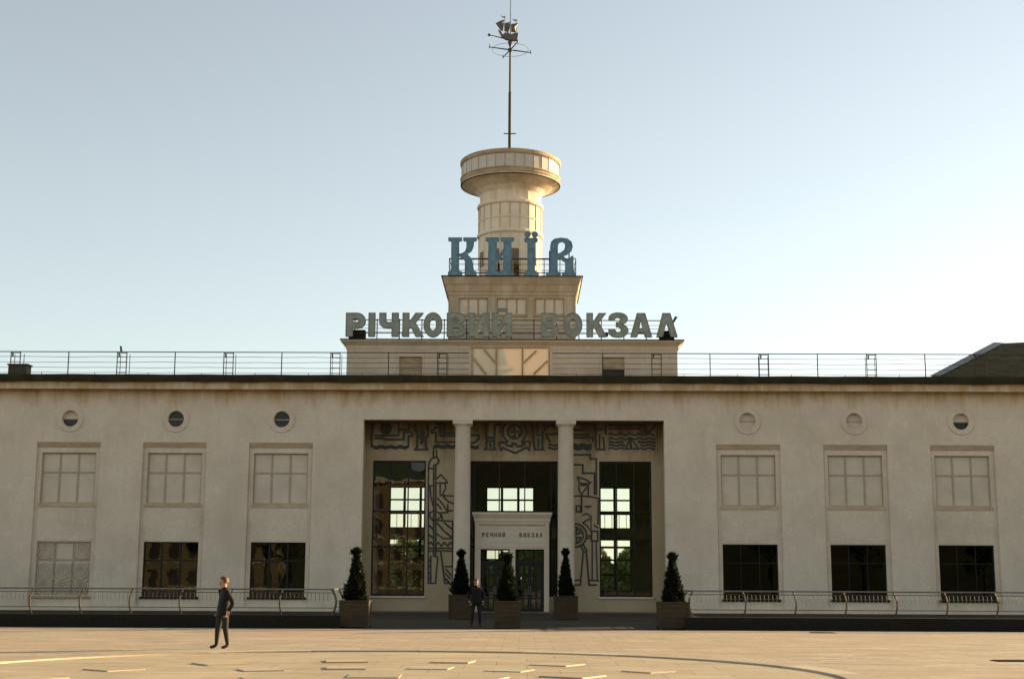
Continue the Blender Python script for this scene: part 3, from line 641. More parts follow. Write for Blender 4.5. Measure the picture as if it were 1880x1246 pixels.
# lower tier
t1 = MB(); t1.plate([rect(-10.35, 9.93, 12.96, 15.56), rect(-7.12, -5.70, 13.4, 15.25), rect(5.30, 6.69, 13.4, 15.25)], 6.0, 6.35)
t1.box(-10.35, -9.99, 6.351, 19.5, 12.96, 15.56); t1.box(9.57, 9.93, 6.351, 19.5, 12.96, 15.56); t1.box(-9.98, 9.56, 19.1, 19.5, 12.96, 15.56)
T1 = t1.build('lower_tier', 'tier', ST)
flare(-.21, 10.14, 10.50, 6.0, 19.6, 15.561, 16.24, .36, [(0, 0), (.18, .04), (.2, .12), (.55, .2), (.85, .85), (.87, 1), (1, 1)], 'tier', T1)
MB().box(-10.75, 10.33, 5.6, 19.65, 16.241, 16.30).build('roof_sheet', 'roof_edge', T1)
MB().box(-7.12, -5.70, 6.06, 6.1, 13.4, 15.25).build('boarded_window', 'cornice', T1)
MB().box(5.30, 6.69, 6.06, 6.1, 14.5, 15.25).build('boarded_window', 'cornice', T1)
MB().box(5.30, 6.69, 6.2, 6.25, 13.4, 14.499).build('boarded_window', 'room_dark', T1)
for x0, x1 in ((-7.12, -5.70), (5.30, 6.69)): MB().plate([rect(x0-.12, x1+.12, 13.3, 15.37), rect(x0, x1, 13.4, 15.25)], 5.96, 5.998).build('window_trim', 'tier', T1)
for z in (13.5, 13.95, 14.4, 14.85, 15.3):
    for x0, x1 in ((-10.33, -7.26), (-5.56, 5.16), (6.83, 9.91)): MB().box(x0, x1, 5.975, 5.998, z, z+.40).build('stone_course', 'tier', T1)
# upper tier
t2 = MB(); wins = [(-3.67, -1.78), (-1.23, .69), (1.21, 3.09)]
t2.plate([rect(-4.32, 3.82, 16.301, 19.62)]+[rect(a, c, 18.45, 19.55) for a, c in wins], 9.0, 9.4)
t2.box(-4.32, -3.92, 9.401, 17.2, 16.301, 19.62); t2.box(3.42, 3.82, 9.401, 17.2, 16.301, 19.62); t2.box(-3.91, 3.41, 16.8, 17.2, 16.301, 19.62)
T2 = t2.build('upper_tier', 'tier', ST)
flare(-.25, 4.07, 4.45, 9.0, 17.3, 19.621, 20.87, .38, [(0, 0), (.06, .0), (.08, .15), (.25, .2), (.27, .32), (.6, .5), (.63, .62), (.95, .95), (.97, 1), (1, 1)], 'tier', T2)
MB().box(-4.78, 4.28, 8.56, 17.4, 20.871, 20.93).build('roof_sheet', 'roof_edge', T2)
for a, c in wins:
    W_ = MB().plate([rect(a, c, 18.45, 19.55), rect(a+.07, c-.07, 18.52, 19.48)], 9.08, 9.2).build('window', 'cornice', T2)
    for k in (1, 2):
        x = a+(c-a)*k/3; MB().box(x-.05, x+.05, 9.11, 9.19, 18.521, 19.479).build('mullion', 'cornice', W_)
    for k in range(3):
        x0 = a+(c-a)*k/3+(.07 if k == 0 else .051); x1 = a+(c-a)*(k+1)/3-(.07 if k == 2 else .051)
        MB().box(x0, x1, 9.135, 9.15, 18.521, 19.479).build('pane', 'tier_pane', W_)
    MB().box(a-.05, c+.05, 8.93, 8.998, 18.33, 18.44).build('sill', 'cornice', W_)
for x in (-4.02, -1.50, .95, 3.46): MB().box(x-.17, x+.17, 8.94, 8.998, 16.31, 19.60).build('pilaster', 'tier', T2)
for z in (16.75, 17.25, 17.75): MB().box(-4.30, 3.80, 8.975, 8.99, z, z+.42).build('stone_course', 'tier', T2)

# ------------------------------------------------------------------ round tower
TX, TY = -.43, 13.0
NF = 20
def facets(r0, r1, z0, z1, skip=(), thick=.15):
    b = MB()
    for i in range(NF):
        if i in skip: continue
        a0 = 2*PI*(i+.0)/NF; a1 = 2*PI*(i+1)/NF
        vs = []
        for rr in (0, -thick):
            for a, z in ((a0, 0), (a1, 0), (a1, 1), (a0, 1)):
                r = (r0 if z == 0 else r1)+rr; vs.append((TX+r*math.cos(a), TY+r*math.sin(a), z0 if z == 0 else z1))
        b.add(vs, [(0, 1, 2, 3), (7, 6, 5, 4), (0, 4, 5, 1), (1, 5, 6, 2), (2, 6, 7, 3), (3, 7, 4, 0)])
    return b
front = 14     # facet just left of / at the camera side; 15 is next to it
TS = facets(2.10, 2.12, 22.25, 24.5).build('tower_shaft', 'tower', ST)
facets(2.08, 2.10, 20.94, 22.249, skip=(15, 5, 13, 3)).build('shaft_base', 'tower', TS)
facets(2.14, 2.12, 24.501, 26.45).build('shaft_upper', 'tower', TS)
facets(2.06, 2.06, 26.451, 27.7).build('shaft_neck', 'tower', TS)
for z in (24.42, 26.42):
    b = MB(); b.lathe([(2.0, 0), (2.22, 0), (2.26, .10), (2.22, .22), (2.0, .22)], (TX, TY, z), NF*2); b.build('ring_moulding', 'tower', TS)
b = MB(); b.lathe([(2.0, 0), (2.16, 0), (2.18, .07), (2.0, .14)], (TX, TY, 25.42), NF*2); b.build('ring_moulding', 'tower', TS)
p0 = None
for i in range(NF):
    a = 2*PI*(i+.5)/NF; ap = 2*PI*i/NF
    for z0, z1 in ((24.66, 25.41), (25.57, 26.41)):
        rr = 2.13*math.cos(PI/NF)+.012; w = 2.13*math.sin(PI/NF)-.07
        b = MB(); vs = [(rr*math.cos(a)-s_*w*math.sin(a)+TX, rr*math.sin(a)+s_*w*math.cos(a)+TY, z) for s_, z in ((-1, z0), (1, z0), (1, z1), (-1, z1))]
        vi = [((v[0]-TX)*.985+TX, (v[1]-TY)*.985+TY, v[2]) for v in vs]
        b.add(vs+vi, [(0, 1, 2, 3), (0, 4, 5, 1), (1, 5, 6, 2), (2, 6, 7, 3), (3, 7, 4, 0)]); b.build('pane', 'tower', TS)
    MB().tube([(TX+2.15*math.cos(ap), TY+2.15*math.sin(ap), 24.65), (TX+2.15*math.cos(ap), TY+2.15*math.sin(ap), 26.42)], .026, 5).build('mullion', 'tower_trim', TS)
    MB().tube([(TX+2.12*math.cos(ap), TY+2.12*math.sin(ap), 22.3), (TX+2.13*math.cos(ap), TY+2.13*math.sin(ap), 24.42)], .03, 5).build('mullion', 'tower', TS)
for i in (11, 13, 15, 17):      # brown boarded lights above the base
    a = 2*PI*(i+.5)/NF; rr = 2.10*math.cos(PI/NF)+.02; w = 2.10*math.sin(PI/NF)-.06
    vs = [(rr*math.cos(a)-s_*w*math.sin(a)+TX, rr*math.sin(a)+s_*w*math.cos(a)+TY, z) for s_, z in ((-1, 22.26), (1, 22.26), (1, 23.3), (-1, 23.3))]
    vi = [((v[0]-TX)*.985+TX, (v[1]-TY)*.985+TY, v[2]) for v in vs]
    MB().add(vs+vi, [(0, 1, 2, 3), (0, 4, 5, 1), (1, 5, 6, 2), (2, 6, 7, 3), (3, 7, 4, 0)]).build('boarded_light', 'brown', TS)
MB().box(TX-2.05, TX+2.05, TY-2.0, TY+2.0, 20.931, 20.96).build('tower_floor', 'roof_felt', TS)
for k in range(3): MB().box(TX+.05, TX+.60, TY-2.02, TY-1.95, 21.35+k*.27, 21.46+k*.27).build('door_slat', 'room_dark', TS)
# drum on top
DR = 3.36; DZ = 28.05
b = MB(); b.lathe([(2.0, -.95), (2.07, -.72), (2.35, -.42), (2.85, -.16), (DR-.10, -.02), (DR-.02, 0), (DR-.02, .14), (2.0, .14)], (TX, TY, DZ), 64)
DRUM = b.build('tower_drum', 'tower', ST, smooth=False)
b = MB(); b.lathe([(DR-.10, .141), (DR, .141), (DR+.03, .20), (DR, .36), (DR+.05, .40), (DR+.05, .47), (DR-.10, .49)], (TX, TY, DZ), 64, close=True); b.build('drum_ledge', 'cornice', DRUM)
b = MB(); b.lathe([(DR-.06, -.02), (DR+.02, -.01), (DR+.03, .03), (DR-.015, .05)], (TX, TY, DZ), 64, close=True); b.build('gap_shade_ring', 'iron', DRUM)  # dark ring added to paint in the shaded gap under the ledge
b = MB(); b.lathe([(DR-.12, 1.38), (DR+.02, 1.38), (DR+.06, 1.46), (DR+.06, 1.64), (DR-.02, 1.70), (.2, 1.78), (.2, 1.70), (DR-.12, 1.60)], (TX, TY, DZ), 64, close=True); b.build('drum_roof', 'cornice', DRUM)
ND = 32
a = PI/ND; b = MB()
x = DR-.06; w = x*math.tan(PI/ND)-.03
PANE = None; MUL = None
for i in range(ND):
    t = 2*PI*i/ND
    if PANE is None:
        PANE = MB().add([(x, -w, 0), (x, w, 0), (x, w, .88), (x, -w, .88), (x-.02, -w, 0), (x-.02, w, 0), (x-.02, w, .88), (x-.02, -w, .88)], [(0, 1, 2, 3), (7, 6, 5, 4), (0, 4, 5, 1), (1, 5, 6, 2), (2, 6, 7, 3), (3, 7, 4, 0)]).build('pane', 'milk', DRUM, center=False)
        PANE.location = Vector((TX, TY, DZ+.495))-WL[DRUM.name]; PANE.rotation_euler.z = t
        MUL = MB().box(DR-.08, DR-.02, -.018, .018, 0, .885).build('mullion', 'tower_trim', DRUM, center=False); MUL.location = PANE.location; MUL.rotation_euler.z = t+PI/ND
    else:
        share('pane', PANE, (TX, TY, DZ+.495), DRUM, t); share('mullion', MUL, (TX, TY, DZ+.495), DRUM, t+PI/ND)
b = MB(); b.lathe([(.01, 0), (1.2, 0), (1.2, .9), (.01, .9)], (TX, TY, DZ+.15), 24); b.build('drum_core', 'white', DRUM)

# ================================================================== ROOFTOP THINGS
# --- mast with ship weather vane
MX, MY = TX-.06, TY
MA = thing('weather_vane', 'dark mast on the tower top with a sailing ship weather vane', 'weather vane', (MX, MY, 29.83))
MB().tube([(MX, MY, 29.75), (MX, MY, 34.7), (MX, MY, 34.76)], [.125, .115, .10], 10).build('lower_mast', 'mast', MA)
MB().tube([(MX, MY, 34.765), (MX, MY, 37.4), (MX, MY, 37.75)], [.085, .075, .075], 10).build('upper_mast', 'mast', MA)
MB().tube([(MX, MY, 37.75), (MX, MY, 41.9)], [.04, .02], 6).build('needle', 'mast', MA)
b = MB(); b.lathe([(.02, -.15), (.13, -.1), (.16, 0), (.13, .1), (.06, .14), (.06, .2), (.16, .5), (.17, .58), (.03, .62)], (MX, MY, 37.83), 12); b.build('hub', 'mast', MA, smooth=True)
for t in (R(20), R(110), R(200), R(290)):
    MB().tube([(MX, MY, 37.83), (MX+1.55*math.cos(t), MY+1.55*math.sin(t), 37.83)], [.05, .03], 6).build('arm', 'mast', MA)
    MB().tube([(MX+1.5*math.cos(t), MY+1.5*math.sin(t), 37.75), (MX+1.5*math.cos(t), MY+1.5*math.sin(t), 38.02)], .035, 5).build('arm_finial', 'mast', MA)
b = MB(); b.tube([(MX+1.25*math.cos(2*PI*i/36), MY+1.25*math.sin(2*PI*i/36), 37.83) for i in range(37)], .014, 4, cap=False); b.build('ring', 'mast', MA)
MB().box(MX-.42, MX+.42, MY-.03, MY+.03, 31.78, 31.84).build('cross_bar', 'mast', MA)
MB().box(MX-.03, MX+.03, MY-.42, MY+.42, 31.785, 31.845).build('cross_bar', 'mast', MA)
def vane(u, v): return (0.009081*u+0.00004*v-4.155863, 0.000009*u-0.009591*v+41.489497)
hullp = [(310, 232), (330, 245), (345, 272), (360, 258), (385, 256), (405, 270), (432, 262), (464, 258), (456, 312), (400, 312), (362, 300), (335, 280)]
b = MB(); pts = [vane(*p) for p in hullp]
n = len(pts); cx_ = sum(p[0] for p in pts)/n; cz_ = sum(p[1] for p in pts)/n
b.plate([pts], MY-.16, MY+.16); HU = b.build('ship_hull', 'bronze', MA)
for sp in ([(290, 180), (330, 160), (358, 152), (352, 200), (346, 240), (330, 236)], [(356, 182), (402, 168), (398, 215), (388, 252), (370, 244), (356, 238)], [(408, 186), (466, 178), (446, 220), (446, 252), (408, 246)]):
    pts = [vane(*p) for p in sp]; b = MB()
    # bellied sail: bulges towards the viewer
    c0 = (sum(p[0] for p in pts)/len(pts), sum(p[1] for p in pts)/len(pts)); k = len(pts)
    vs = [(p[0], MY-.02, p[1]) for p in pts]+[(c0[0]+.0, MY-.20, c0[1])]+[(p[0], MY+.02, p[1]) for p in pts]+[(c0[0], MY-.15, c0[1])]
    fs = [(i, k, (i+1) % k) for i in range(k)]+[(k+1+(i+1) % k, 2*k+1, k+1+i) for i in range(k)]+[(i, (i+1) % k, k+1+(i+1) % k, k+1+i) for i in range(k)]
    b.add(vs, fs).build('sail', 'bronze', MA)
for fp in ([(325, 120), (345, 128), (362, 128), (362, 142), (342, 134)], [(415, 147), (432, 152), (450, 152), (450, 166), (430, 160)]):
    MB().plate([[vane(*p) for p in fp]], MY-.01, MY+.01).build('pennant', 'bronze', MA)
for x_, v0, v1 in ((362, 122, 262), (450, 150, 262)):
    p, q = vane(x_, v0), vane(x_, v1); MB().tube([(p[0], MY, p[1]), (q[0], MY, q[1])], .018, 5).build('ship_mast', 'bronze', MA)
p, q = vane(243, 268), vane(400, 306)
MB().tube([(p[0], MY, p[1]), (q[0], MY, q[1])], [.025, .05], 6).build('bowsprit', 'mast', MA)
b = MB(); b.lathe([(.01, -.1), (.11, -.06), (.12, .04), (.01, .1)], (p[0], MY, p[1]), 8); b.build('bow_finial', 'mast', MA)

# --- blue КИЇВ letters
KS = thing('city_name_sign', 'four large blue slab serif letters КИЇВ standing on the upper tier', 'sign', (-.3, 8.8, 20.93))
def ky(u, v): return (0.007279*u+0.000033*v-5.876045, 0.000018*u-0.007463*v+29.707886)
KY = {
 'К': [[[(208, 848), (325, 848), (325, 873), (300, 878), (300, 992), (332, 985), (355, 968), (368, 940), (368, 878), (340, 873), (340, 848), (455, 848), (455, 873), (432, 878), (428, 925), (412, 965), (362, 995), (398, 1018), (415, 1050), (432, 1140), (455, 1150), (455, 1174), (360, 1174), (360, 1140), (356, 1060), (342, 1030), (300, 1008), (300, 1140), (328, 1150), (328, 1174), (208, 1174), (208, 1150), (235, 1140), (235, 878), (208, 873)]]],
 'И': [[[(537, 848), (652, 848), (652, 875), (632, 880), (632, 1020), (695, 945), (695, 880), (668, 875), (668, 848), (782, 848), (782, 875), (760, 880), (760, 1142), (782, 1152), (782, 1176), (665, 1176), (665, 1152), (692, 1142), (692, 990), (632, 1062), (632, 1142), (655, 1152), (655, 1176), (537, 1176), (537, 1152), (562, 1142), (562, 880), (537, 875)]]],
 'Ї': [[[(878, 852), (992, 852), (992, 882), (966, 888), (966, 1142), (1000, 1154), (1000, 1178), (875, 1178), (875, 1154), (905, 1142), (905, 888), (878, 882)]], [[(905+25*math.cos(t*PI/10), 819+25*math.sin(t*PI/10)) for t in range(20)]], [[(969+25*math.cos(t*PI/10), 819+25*math.sin(t*PI/10)) for t in range(20)]]],
 'В': [[[(1068, 1180), (1068, 1157), (1105, 1146), (1105, 925), (1114, 884), (1145, 858), (1200, 850), (1255, 858), (1289, 885), (1299, 926), (1287, 966), (1250, 996), (1212, 1004), (1235, 1030), (1270, 1036), (1290, 1012), (1304, 1010), (1304, 1146), (1326, 1157), (1326, 1180), (1208, 1180), (1208, 1157), (1235, 1148), (1235, 1062), (1200, 1040), (1166, 1016), (1166, 1146), (1192, 1157), (1192, 1180)], [(1168, 992), (1168, 922), (1178, 892), (1205, 880), (1230, 892), (1238, 922), (1228, 956), (1200, 978)]]],
}
for ch, sh in KY.items():
    b = MB()
    for loops in sh: b.plate([[ky(*p) for p in lp] for lp in loops], 8.55, 8.75)
    L_ = b.build('letter', 'blue', KS); L_['label'] = 'blue letter '+ch
    r_ = MB()
    for i, lp in enumerate(loops for loops in sh):
        for q in lp: r_.ribbon([ky(*p) for p in q]+[ky(*q[0])], .045, 8.525, 8.549)
    r_.build('letter_rim', 'blue', L_)
for x in (-4.0, -3.1, -1.75, -.7, .85, 2.15, 3.4): MB().box(x-.04, x+.04, 8.78, 8.86, 20.931, 22.6).build('prop', 'iron', KS)
for z in (21.1, 22.0): MB().box(-4.3, 3.7, 8.761, 8.779, z, z+.07).build('bearer', 'iron', KS)
# --- terrace railing behind them
RT = thing('terrace_railing', 'thin dark railing round the tower terrace behind the blue letters', 'railing', (-.3, 9.4, 20.93))
for z in (21.42, 21.82, 22.20): MB().tube([(-4.3, 16.6, z), (-4.3, 9.3, z), (3.85, 9.3, z), (3.85, 16.6, z)], .022 if z < 22 else .032, 5).build('rail', 'iron', RT)
for i in range(17):
    x = -4.3+8.15*i/16; MB().tube([(x, 9.3, 20.93), (x, 9.3, 22.2)], .02 if i % 2 else .03, 5).build('post', 'iron', RT)

# --- РІЧКОВИЙ ВОКЗАЛ letters
RS = thing('station_name_sign', 'row of grey block letters РІЧКОВИЙ ВОКЗАЛ along the lower tier', 'sign', (-.25, 5.7, 16.3))
LX = [(-10.4, -9.2), (-9.01, -8.61), (-8.35, -7.17), (-6.92, -5.63), (-5.63, -4.48), (-4.2, -3.02), (-2.85, -1.61), (-1.43, -0.21), (1.58, 2.66), (2.94, 4.09), (4.36, 5.59), (5.69, 6.91), (7.04, 8.35), (8.63, 9.91)]
for ch, (x0, x1) in zip('РІЧКОВИЙВОКЗАЛ', LX):
    zb = 16.44+.03*(x0+10)/20; glyph(ch, x0, x1, zb, zb+1.46, 5.62, 5.90, 'grey_letter', RS, rim='letter_rim')['label'] = 'grey letter '+ch
for x0, x1 in ((-10.25, -9.25), (8.85, 9.75)): MB().box(x0, x1, 5.91, 6.5, 16.301, 16.9).build('support_box', 'granite', RS)
for z in (16.68, 17.50): MB().box(-10.3, 9.8, 5.902, 5.96, z, z+.05).build('bearer', 'iron', RS)
for i in range(15):
    x = -9.9+i*1.38; MB().box(x-.03, x+.03, 5.962, 6.02, 16.301, 17.6).build('prop', 'iron', RS)
for z in (16.9, 17.12, 17.35): MB().tube([(-10.2, 6.6, z), (9.7, 6.6, z)], .014, 4).build('wire', 'iron', RS)
MB().plate([[(9.35, 16.9), (9.45, 16.9), (9.98, 17.78), (9.82, 17.82)]], 6.0, 6.1).build('stay', 'granite', RS)
for x in (-6.9, -4.9, -2.6, -1.0, 5.6): MB().box(x-.1, x+.1, 5.97, 6.12, 16.55, 16.78).build('floodlight', 'granite', RS)

# --- fabric screen in front of the lower tier
SC = thing('fabric_screen', 'translucent beige fabric screen on struts in front of the lower tier', 'screen', (-.25, .3, 12.95))
MB().box(-2.46, 1.99, .32, .332, 12.96, 14.82).build('sheet', 'sheet', SC)
def sc(x, z): return (-.23+(x+.25)*.956, 1.72+(z-1.72)*.955)
for pl in ([(-2.54, 14.95), (-1.71, 13.87)], [(-1.82, 15.36), (-1.1, 14.5)], [(-1.1, 15.43), (-1.1, 13.5)], [(.46, 15.43), (.46, 13.5)], [(.46, 14.51), (1.28, 15.3)], [(1.12, 13.88), (1.95, 14.7)], [(-2.56, 13.5), (-2.56, 15.45)], [(2.05, 13.5), (2.05, 15.45)]):
    MB().ribbon([sc(*p) for p in pl], .10, .25-.01*random.random(), .31).build('strut', 'cornice', SC)
MB().box(-2.52, 2.04, .22, .36, 14.84, 14.92).build('top_rail', 'cornice', SC)

# --- long railing along the roof edge
def roof_railing(lab, x_lo, x_hi, gaps=()):
    g = thing('roof_railing', lab, 'railing', ((x_lo+x_hi)/2, .3, 12.95), 'railings on the main roof')
    for z, r in ((14.56, .028), (14.27, .013), (13.97, .013), (13.66, .013), (13.36, .013)):
        pts = []; n = max(2, int((x_hi-x_lo)/1.5))
        for i in range(n+1):
            x = x_lo+(x_hi-x_lo)*i/n; pts.append((x, .3, z+(random.uniform(-.025, .025) if r < .02 else 0)))
        MB().tube(pts, r, 4).build('rail' if r > .02 else 'wire', 'iron', g)
    k = -5
    for k in range(-8, 9):
        xs = k*6.12+1.98-.0
        if x_lo < xs-.3 and xs+.3 < x_hi:
            for d in (-.27, .27): MB().box(xs+d-.022, xs+d+.022, .28, .33, 12.95, 14.55).build('post', 'iron', g)
            for d in (-.23, .31): MB().box(xs+d-.014, xs+d+.014, .78, .82, 12.95, 14.5).build('stay', 'iron', g)
            for z in (13.36, 13.66, 13.97, 14.27, 14.50): MB().box(xs-.247, xs+.247, .285, .325, z-.02, z+.02).build('rung', 'iron', g)
            MB().box(xs-.21, xs-.13, .285, .325, 14.25, 14.48).build('clamp', 'iron', g)
        xp = xs+3.05
        if x_lo < xp < x_hi: MB().box(xp-.025, xp+.025, .28, .33, 12.95, 14.55).build('post', 'iron', g)
        for d in (1.55, 4.6):
            if x_lo < xs+d < x_hi: MB().box(xs+d-.014, xs+d+.014, .29, .32, 12.95, 13.36).build('peg', 'iron', g)
    return g
g1 = roof_railing('thin dark railing on the main roof, left of the fabric screen', -45, -2.62)
MB().plate([[(-22.62, 14.58), (-22.5, 14.58), (-22.56, 14.9), (-22.66, 14.9)]], .28, .33).build('bent_stub', 'railpost', g1)
roof_railing('thin dark railing on the main roof, right of the fabric screen', 2.15, 49)
b = MB(); b.box(-28.72, -27.66, -.45, .25, 12.951, 13.66); b.box(-28.78, -27.60, -.5, .3, 13.661, 13.74)
tag(b.build('vent_box', 'iron'), 'dark box standing on the roof edge near the left railing', 'roof vent')

# --- dark hipped roof of the building further right
HB = thing('neighbouring_building', 'dark hipped roof of a taller building behind the right wing', 'building', (47, 32, 0))
MB().box(33, 62, 27, 44, 0, 16.85).build('wall', 'plaster', HB)
b = MB(); zt, ze = 19.05, 16.4
b.add([(31.0, 25, ze+.5), (64, 25, ze+.5), (64, 46, ze+.5), (31.0, 46, ze+.5), (38.6, 33, zt+1.75), (60, 33, zt+2.9), (60, 38, zt+2.9), (38.6, 38, zt+1.75)],
      [(0, 1, 5, 4), (1, 2, 6, 5), (2, 3, 7, 6), (3, 0, 4, 7), (4, 5, 6, 7), (3, 2, 1, 0)])
b.build('roof', 'hip_roof', HB)
b = MB(); b.add([(30.8, 24.85, ze+.55), (31.6, 24.85, ze+.55), (39.3, 32.9, zt+1.80), (38.5, 32.9, zt+1.86)], [(0, 1, 2, 3)]); b.build('hip_flashing', 'handrail', HB)

# ================================================================== PLAZA THINGS
def plaza_railing(lab, xa, xb, side):
    g = thing('plaza_railing', lab, 'railing', ((xa+xb)/2, -26.0, 0), 'railings on dark granite plinths')
    pl = MB(); pl.box(xa, xb, -26.3, -25.7, .001, .45); pl.build('plinth', 'granite', g)
    e = xb-.6 if side < 0 else xa
    pr_ = MB(); pr_.box(e, e+.6, -25.699, -19.0, .001, .45); pr_.build('plinth', 'granite', g)
    ex = xb-.3 if side < 0 else xa+.3
    # bowed posts: lean out towards the plaza in the middle, back at the top
    def post(x, y, dx, dy, m='railpost'):
        pts = []
        for i in range(9):
            t = i/8; o = .02+.13*math.sin(t*PI*.9)-.20*max(0, t-.55)**1.3; pts.append((x+dx*o, y+dy*o, .45+t*.93))
        return pts
    n = int(abs(xb-xa-.6)/1.85); xs = [ex+side*1.85*i for i in range(n+1)]
    for i, x in enumerate(xs[1:]):
        p = post(x, -26.0, side*.55, -.8); MB().tube(p, .032, 6).build('post', 'railpost', g)
    p = post(ex, -26.0, -side, -.2); MB().tube(p, .042, 6).build('post', 'railpost', g)
    for i in range(1, 4):
        p = post(ex, -26.0+1.85*i, -side, 0); MB().tube(p, .032, 6).build('post', 'railpost', g)
    xo = xs[-1]
    for z, r, m in ((1.39, .032, 'handrail'), (1.27, .014, 'iron'), (.72, .014, 'iron'), (.58, .014, 'iron')):
        o = -.07 if z < .9 else -.06
        MB().tube([(xo, -26.0+o, z), (ex-side*0.0, -26.0+o, z), (ex, -19.2, z)], r, 6).build('handrail' if r > .02 else 'rail', m, g)
    b0 = None
    N = int(abs(xo-ex)/.1542)
    for i in range(1, N):
        if i % 12 == 0: continue
        x = ex+side*i*.1542
        if b0 is None: b0 = MB().tube([(x, -26.09, .98), (x, -26.12, 1.12), (x, -26.06, 1.27)], .008, 4).build('baluster', 'iron', g)
        else: share('baluster', b0, (x, WL[b0.name].y, WL[b0.name].z), g)
    return g
plaza_railing('curved post railing on dark plinth in front of the left wing', -24.5, -6.2, -1)
plaza_railing('curved post railing on dark plinth in front of the right wing', 6.5, 25.5, 1)

# --- planters and clipped conifers
def planter(x, y, w, h, lab):
    g = thing('planter_box', lab, 'planter', (x, y, 0), 'square wooden planters before the portico')
    hw = w/2; nb = 5
    for s_ in (-1, 1):
        for i in range(nb):
            z0 = .06+(h-.12)*i/nb; z1 = .06+(h-.12)*(i+1)/nb-.008
            MB().box(x-hw+.05, x+hw-.05, y+s_*(hw-.02)-.02, y+s_*(hw-.02)+.02, z0, z1).build('plank', 'planter', g)
            MB().box(x+s_*(hw-.02)-.02, x+s_*(hw-.02)+.02, y-hw+.05, y+hw-.05, z0, z1).build('plank', 'planter', g)
    for sx in (-1, 1):
        for sy in (-1, 1): MB().box(x+sx*(hw-.03)-.045, x+sx*(hw-.03)+.045, y+sy*(hw-.03)-.045, y+sy*(hw-.03)+.045, .002, h-.06).build('corner_post', 'planter', g)
    MB().plate([rect(x-hw-.03, x+hw+.03, y-hw-.03, y+hw+.03), rect(x-hw+.07, x+hw-.07, y-hw+.07, y+hw-.07)], h-.0, h-.059, fn=lambda a, c, z: (a, c, z)).build('rim', 'planter', g)
    MB().box(x-hw+.06, x+hw-.06, y-hw+.06, y+hw-.06, h-.16, h-.10).build('soil', 'soil', g)
def conifer(x, y, z0, z1, r, seed, lab):
    rnd = random.Random(seed); g = thing('clipped_conifer', lab, 'shrub', (x, y, z0), 'clipped conifers in planters')
    H = z1-z0
    MB().tube([(x, y, z0), (x, y, z0+H*.8)], [.05, .02], 6).build('trunk', 'bark', g)
    ph = rnd.uniform(0, 6)
    def rad(t, a):
        if t > .86: base = .13*r/.42*math.sin((t-.86)/.14*PI)**.6*(1.2 if t < .95 else .8)+.01
        else: base = r*(1-t*.93)*(1+.0)*(0.78+.22*min(1, t/.12))
        return base*(1+.15*math.sin(3*a+ph+t*9)+.12*math.sin(5*a-ph*2+t*17)+.08*math.sin(t*40+a))
    core = MB(); vs = []; fs = []; nz, na = 26, 20
    for j in range(nz+1):
        for i in range(na):
            t = j/nz; a = 2*PI*i/na; rr = rad(t, a)*.88; vs.append((x+rr*math.cos(a), y+rr*math.sin(a), z0+.02+t*H*.985))
    for j in range(nz):
        for i in range(na): fs.append((j*na+i, j*na+(i+1) % na, (j+1)*na+(i+1) % na, (j+1)*na+i))
    core.add(vs, fs)
    for i in range(9000):
        t = 1-math.sqrt(1-rnd.random()*.999) if rnd.random() < .85 else rnd.uniform(.84, 1)
        a = rnd.uniform(0, 2*PI); rr = rad(t, a)*rnd.uniform(.86, 1.08)
        p = Vector((x+rr*math.cos(a), y+rr*math.sin(a), z0+.01+t*H))
        o = Vector((math.cos(a), math.sin(a), .9+rnd.gauss(0, .5))).normalized(); s_ = rnd.uniform(.022, .055) if rnd.random() < .93 else rnd.uniform(.07, .12)
        sd_ = Vector((-math.sin(a)+rnd.gauss(0, .5), math.cos(a)+rnd.gauss(0, .5), rnd.gauss(0, .5))).normalized()*s_*.45
        core.add([p-sd_, p+o*s_*.5-sd_*.9, p+o*s_*1.5, p+sd_], [(0, 1, 2, 3)])
    core.build('foliage', 'thuja', g)
PL = [(-5.68, -25.62, 1.06, 1.0, 2.90, .40, 'leftmost planter, beside the left railing', 'at the far left, beside the left railing'),
      (-2.33, -13.0, 1.06, 1.1, 3.12, .42, 'planter before the left column', 'before the left column'),
      (-.03, -25.35, .95, 1.0, 2.70, .38, 'planter standing before the doors', 'in the middle before the doors'),
      (2.50, -13.0, 1.06, 1.08, 3.18, .35, 'planter before the right column', 'before the right column'),
      (6.12, -25.5, 1.10, 1.0, 2.76, .41, 'rightmost planter, beside the right railing', 'at the far right, beside the right railing')]
for i, (x, y, w, h, top, r, la, lb) in enumerate(PL):
    planter(x, y, w, h, 'square brown wooden '+la); conifer(x, y, h-.10, top, r, 11+i, 'dark clipped conical conifer '+lb)
# drain covers
for x, y, lab in ((11.6, -46.0, 'dark drain cover in the paving at the right edge, nearest the camera'), (10.97, -28.75, 'dark drain cover in the paving close to the right railing')):
    b = MB(); b.box(x-.42, x+.42, y-.3, y+.3, .001, .012)
    for k in range(7): b.box(x-.38, x+.38, y-.26+k*.08, y-.22+k*.08, .0125, .02)
    tag(b.build('drain_cover', 'granite'), lab, 'drain cover')

